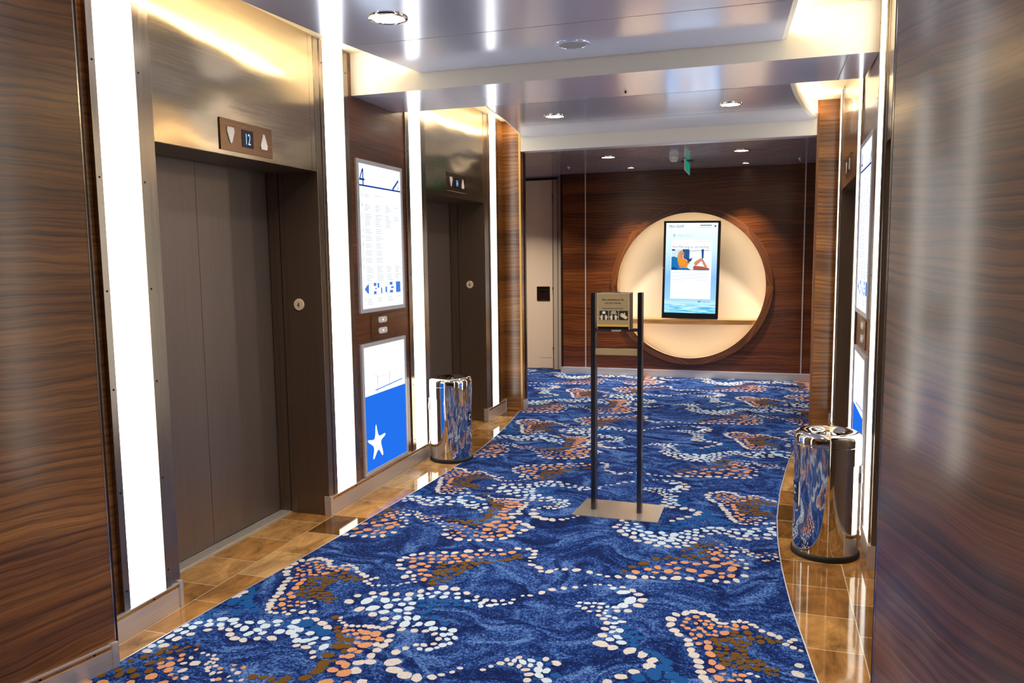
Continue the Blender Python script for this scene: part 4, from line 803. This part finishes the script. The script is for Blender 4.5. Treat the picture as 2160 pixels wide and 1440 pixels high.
# ------------------------------------------------------------------ pedestal bins
def bin_(c, label, hinge_a, label_a):
    t = thing('waste_bin', label, 'bin', (c[0], c[1], 0), 'chrome pedestal bins')
    m = MB(); r = .162
    m.lathe((c[0], c[1], .0), [(r+.006, .0), (r+.009, .006), (r+.008, .022), (r+.002, .030)], 'rubber', 64); m.build('base_ring', t)
    m = MB(); m.lathe((c[0], c[1], 0), [(r, .028), (r, .498)], 'chrome', 96); m.build('body', t)
    m = MB(); prof = [(r+.0035, .496), (r+.0035, .588), (r+.0015, .590), (r+.0035, .592), (r+.0035, .622), (r, .638), (r-.012, .650), (r-.030, .656), (r-.062, .650), (r-.082, .640), (.058, .634)]
    m.lathe((c[0], c[1], 0), prof, 'chrome', 96); m.lathe((c[0], c[1], 0), [(.06, .634), (.054, .628), (.03, .640), (0, .655)], 'chrome', 64)
    m.build('lid', t)
    m = MB()
    for k in (-1, 1):
        a = hinge_a; px, py = c[0]+(r+.004)*math.cos(a), c[1]+(r+.004)*math.sin(a)
    m.lathe((px, py, .06), [(.006, 0), (.006, .43)], 'chrome_soft', 12)
    for z in (.10, .40): m.lathe((px, py, z), [(.009, 0), (.009, .05)], 'chrome_soft', 12)
    m.build('hinge', t)
    m = MB(); n = 10
    L_ = lambda u, w, e=.0008: (c[0]+(r+e)*math.cos(label_a+u/r), c[1]+(r+e)*math.sin(label_a+u/r), .33+w)
    for i in range(n):
        a, b = -.034+.068*i/n, -.034+.068*(i+1)/n
        m.face([L_(a, -.055), L_(b, -.055), L_(b, .055), L_(a, .055)], 'label_navy', None, True)
    sw = [(.020*math.cos(q), .012+.024*math.sin(q)) for q in [PI*.2+PI*1.5*k/14 for k in range(15)]]
    for p, q in zip(sw, sw[1:]): m.face([L_(p[0], p[1], .0014), L_(q[0], q[1], .0014), L_(q[0]*.62, .012+(q[1]-.012)*.62, .0014), L_(p[0]*.62, .012+(p[1]-.012)*.62, .0014)], 'arrow_white')
    for w in (-.03, -.037): m.face([L_(-.022, w, .0014), L_(.022, w, .0014), L_(.022, w+.003, .0014), L_(-.022, w+.003, .0014)], 'arrow_white')
    m.build('sticker', t)
bin_((-2.306, 5.617), 'round polished chrome bin on the left stone border by the starfish light box', math.radians(200), math.radians(-4))
bin_((.340, 4.313), 'round polished chrome bin on the right stone border by the curved wood wall', math.radians(-18), math.radians(197))

# ------------------------------------------------------------------ ceiling fittings
CEIL = bpy.data.objects['ceiling']
def downlight(x, y, z, r, label, power, warm=False, small=False, col=(1, .93, .82), spread=120, group='recessed ceiling lamps'):
    if label: t = thing('downlight', label, 'ceiling light', (x, y, z), group)
    else:                                                  # outside the photograph: stays part of the ceiling
        t = bpy.data.objects.new('downlight', None); COL.objects.link(t); t.location = (x, y, z); t.parent = CEIL
    m = MB(); w = .016 if not small else .009
    m.lathe((x, y, z), [(r+w, 0), (r+w*.9, -.006), (r+.003, -.009), (r, -.006), (r-.002, .004)], 'chrome_soft', 48); m.build('rim', t)
    m = MB(); m.lathe((x, y, z-.003), [(r-.001, 0), (r-.001, -.0005), (0, -.0006)], 'lamp_warm' if warm else 'lamp_white', 48); m.build('lens', t)
    L = bpy.data.lights.new('lamp', 'AREA'); L.shape = 'DISK'; L.size = 2*r; L.energy = power; L.color = col; L.spread = math.radians(spread)
    o = bpy.data.objects.new('lamp', L); COL.objects.link(o); o.parent = t; o.location = (0, 0, -.012)
downlight(-1.715, 3.497, 2.70, .078, 'chrome rimmed ceiling lamp at upper left over the near carpet', 15)
downlight(-.27, 3.45, 2.70, .078, None, 15)
downlight(-1.72, .6, 2.70, .078, None, 15)
downlight(-.27, .6, 2.70, .078, None, 15)
downlight(-1.0, -2.2, 2.70, .078, None, 15)
downlight(-1.70, 6.57, 2.752, .076, 'round ceiling lamp on the left between the two cross beams', 11)
downlight(-.27, 6.58, 2.752, .076, 'round ceiling lamp on the right between the two cross beams', 11)
downlight(-1.648, 8.708, 2.66, .075, 'larger round lamp on the left of the far slatted ceiling', 6, True)
downlight(-.24, 8.725, 2.66, .075, 'larger round lamp on the right of the far slatted ceiling', 6, True)
downlight(-1.578, 9.82, 2.66, .045, 'small round lamp on the left against the far wood wall', 15, True, True, (1, .87, .68), 70)
downlight(-.22, 9.885, 2.66, .045, 'small round lamp on the right against the far wood wall', 15, True, True, (1, .87, .68), 70)
downlight(-3.25, 9.3, 2.66, .075, None, 34, True)
t = thing('ceiling_speaker', 'round grey speaker grille in the near ceiling panel', 'speaker', (-.999, 4.256, 2.70))
m = MB(); m.lathe((-.999, 4.256, 2.70), [(.098, 0), (.096, -.004), (.074, -.006), (.072, -.003)], 'ceiling_metal', 48); m.build('rim', t)
m = MB(); m.lathe((-.999, 4.256, 2.70), [(.072, -.003), (.05, -.0045), (0, -.005)], 'grille_grey', 48); m.build('grille', t)
t = thing('smoke_detector', 'white round smoke detector under the far slatted ceiling beside the green sign', 'smoke detector', (-.955, 8.9, 2.66))
m = MB(); m.lathe((-.955, 8.9, 2.66), [(.052, 0), (.052, -.014), (.046, -.018)], 'white_plastic', 40); m.build('base', t)
m = MB(); m.lathe((-.955, 8.9, 2.642), [(.050, 0), (.052, -.012), (.048, -.03), (.034, -.044), (.0, -.048)], 'white_plastic', 40)
for k in range(16):
    a = 2*PI*k/16; m.lathe((-.955+.046*math.cos(a), 8.9+.046*math.sin(a), 2.642-.034), [(.0035, 0), (.0035, .012)], 'screw_dark', 6)
m.build('sensor_head', t)
t = thing('exit_sign', 'thin green hanging escape sign under the far slatted ceiling', 'sign', (-.86, 9.42, 2.66))
m = MB(); m.box((-.93, 9.36, 2.652), (-.79, 9.52, 2.66), 'black_plastic', .002); m.build('mount', t)
m = MB(); m.box((-.864, 9.14, 2.535), (-.856, 9.74, 2.652), 'green_sign', .001); m.box((-.866, 9.132, 2.530), (-.854, 9.748, 2.5355), 'arrow_white'); m.box((-.866, 9.132, 2.5355), (-.854, 9.141, 2.652), 'arrow_white'); m.build('blade', t)
for x, y, z, lab in ((-2.305, 9.55, 2.66, 'small sprinkler head at the left of the far slatted ceiling'), (.384, 9.75, 2.66, 'small sprinkler head at the right of the far slatted ceiling'), (-.845, 5.05, 2.598, 'tiny dark sprinkler nozzle under the near cross beam')):
    if z < 2.6:
        t = thing('sprinkler', lab, 'sprinkler', (x, y, z)); m = MB(); m.lathe((x, y, z), [(.008, 0), (.007, -.006), (.003, -.014), (0, -.015)], 'screw_dark', 12); m.build('nozzle', t); continue
    t = thing('sprinkler', lab, 'sprinkler', (x, y, z))
    m = MB(); m.lathe((x, y, z), [(.028, 0), (.024, -.006), (.008, -.010), (.006, -.03)], 'chrome_soft', 20); m.build('body', t)
    m = MB(); m.lathe((x, y, z-.032), [(.006, .002), (.024, 0), (.024, -.002), (0, -.003)], 'screw_dark', 20); m.build('deflector', t)

# ------------------------------------------------------------------ camera, world, view
wd = bpy.data.worlds.new('world'); SC.world = wd; wd.use_nodes = True
wd.node_tree.nodes['Background'].inputs[0].default_value = (.5, .5, .5, 1); wd.node_tree.nodes['Background'].inputs[1].default_value = .15
cam = bpy.data.cameras.new('camera'); cam.sensor_width = 36; cam.lens = 1653.774/2160*36; cam.clip_start = .02
co = bpy.data.objects.new('camera', cam); COL.objects.link(co)
yaw, pit, rol = (math.radians(a) for a in (17.73994717, 6.02654697, -.69469881))
fw = Vector((-math.sin(yaw)*math.cos(pit), math.cos(yaw)*math.cos(pit), -math.sin(pit))); r0 = Vector((math.cos(yaw), math.sin(yaw), 0)); u0 = r0.cross(fw)
rt = math.cos(rol)*r0+math.sin(rol)*u0; up = -math.sin(rol)*r0+math.cos(rol)*u0
co.matrix_world = Matrix(((rt.x, up.x, -fw.x, 0), (rt.y, up.y, -fw.y, 0), (rt.z, up.z, -fw.z, 1.56), (0, 0, 0, 1)))
SC.camera = co
SC.view_settings.view_transform = 'Standard'; SC.view_settings.look = 'None'; SC.view_settings.gamma = 1; SC.view_settings.use_curve_mapping = False
SC.view_settings.exposure = 0.24
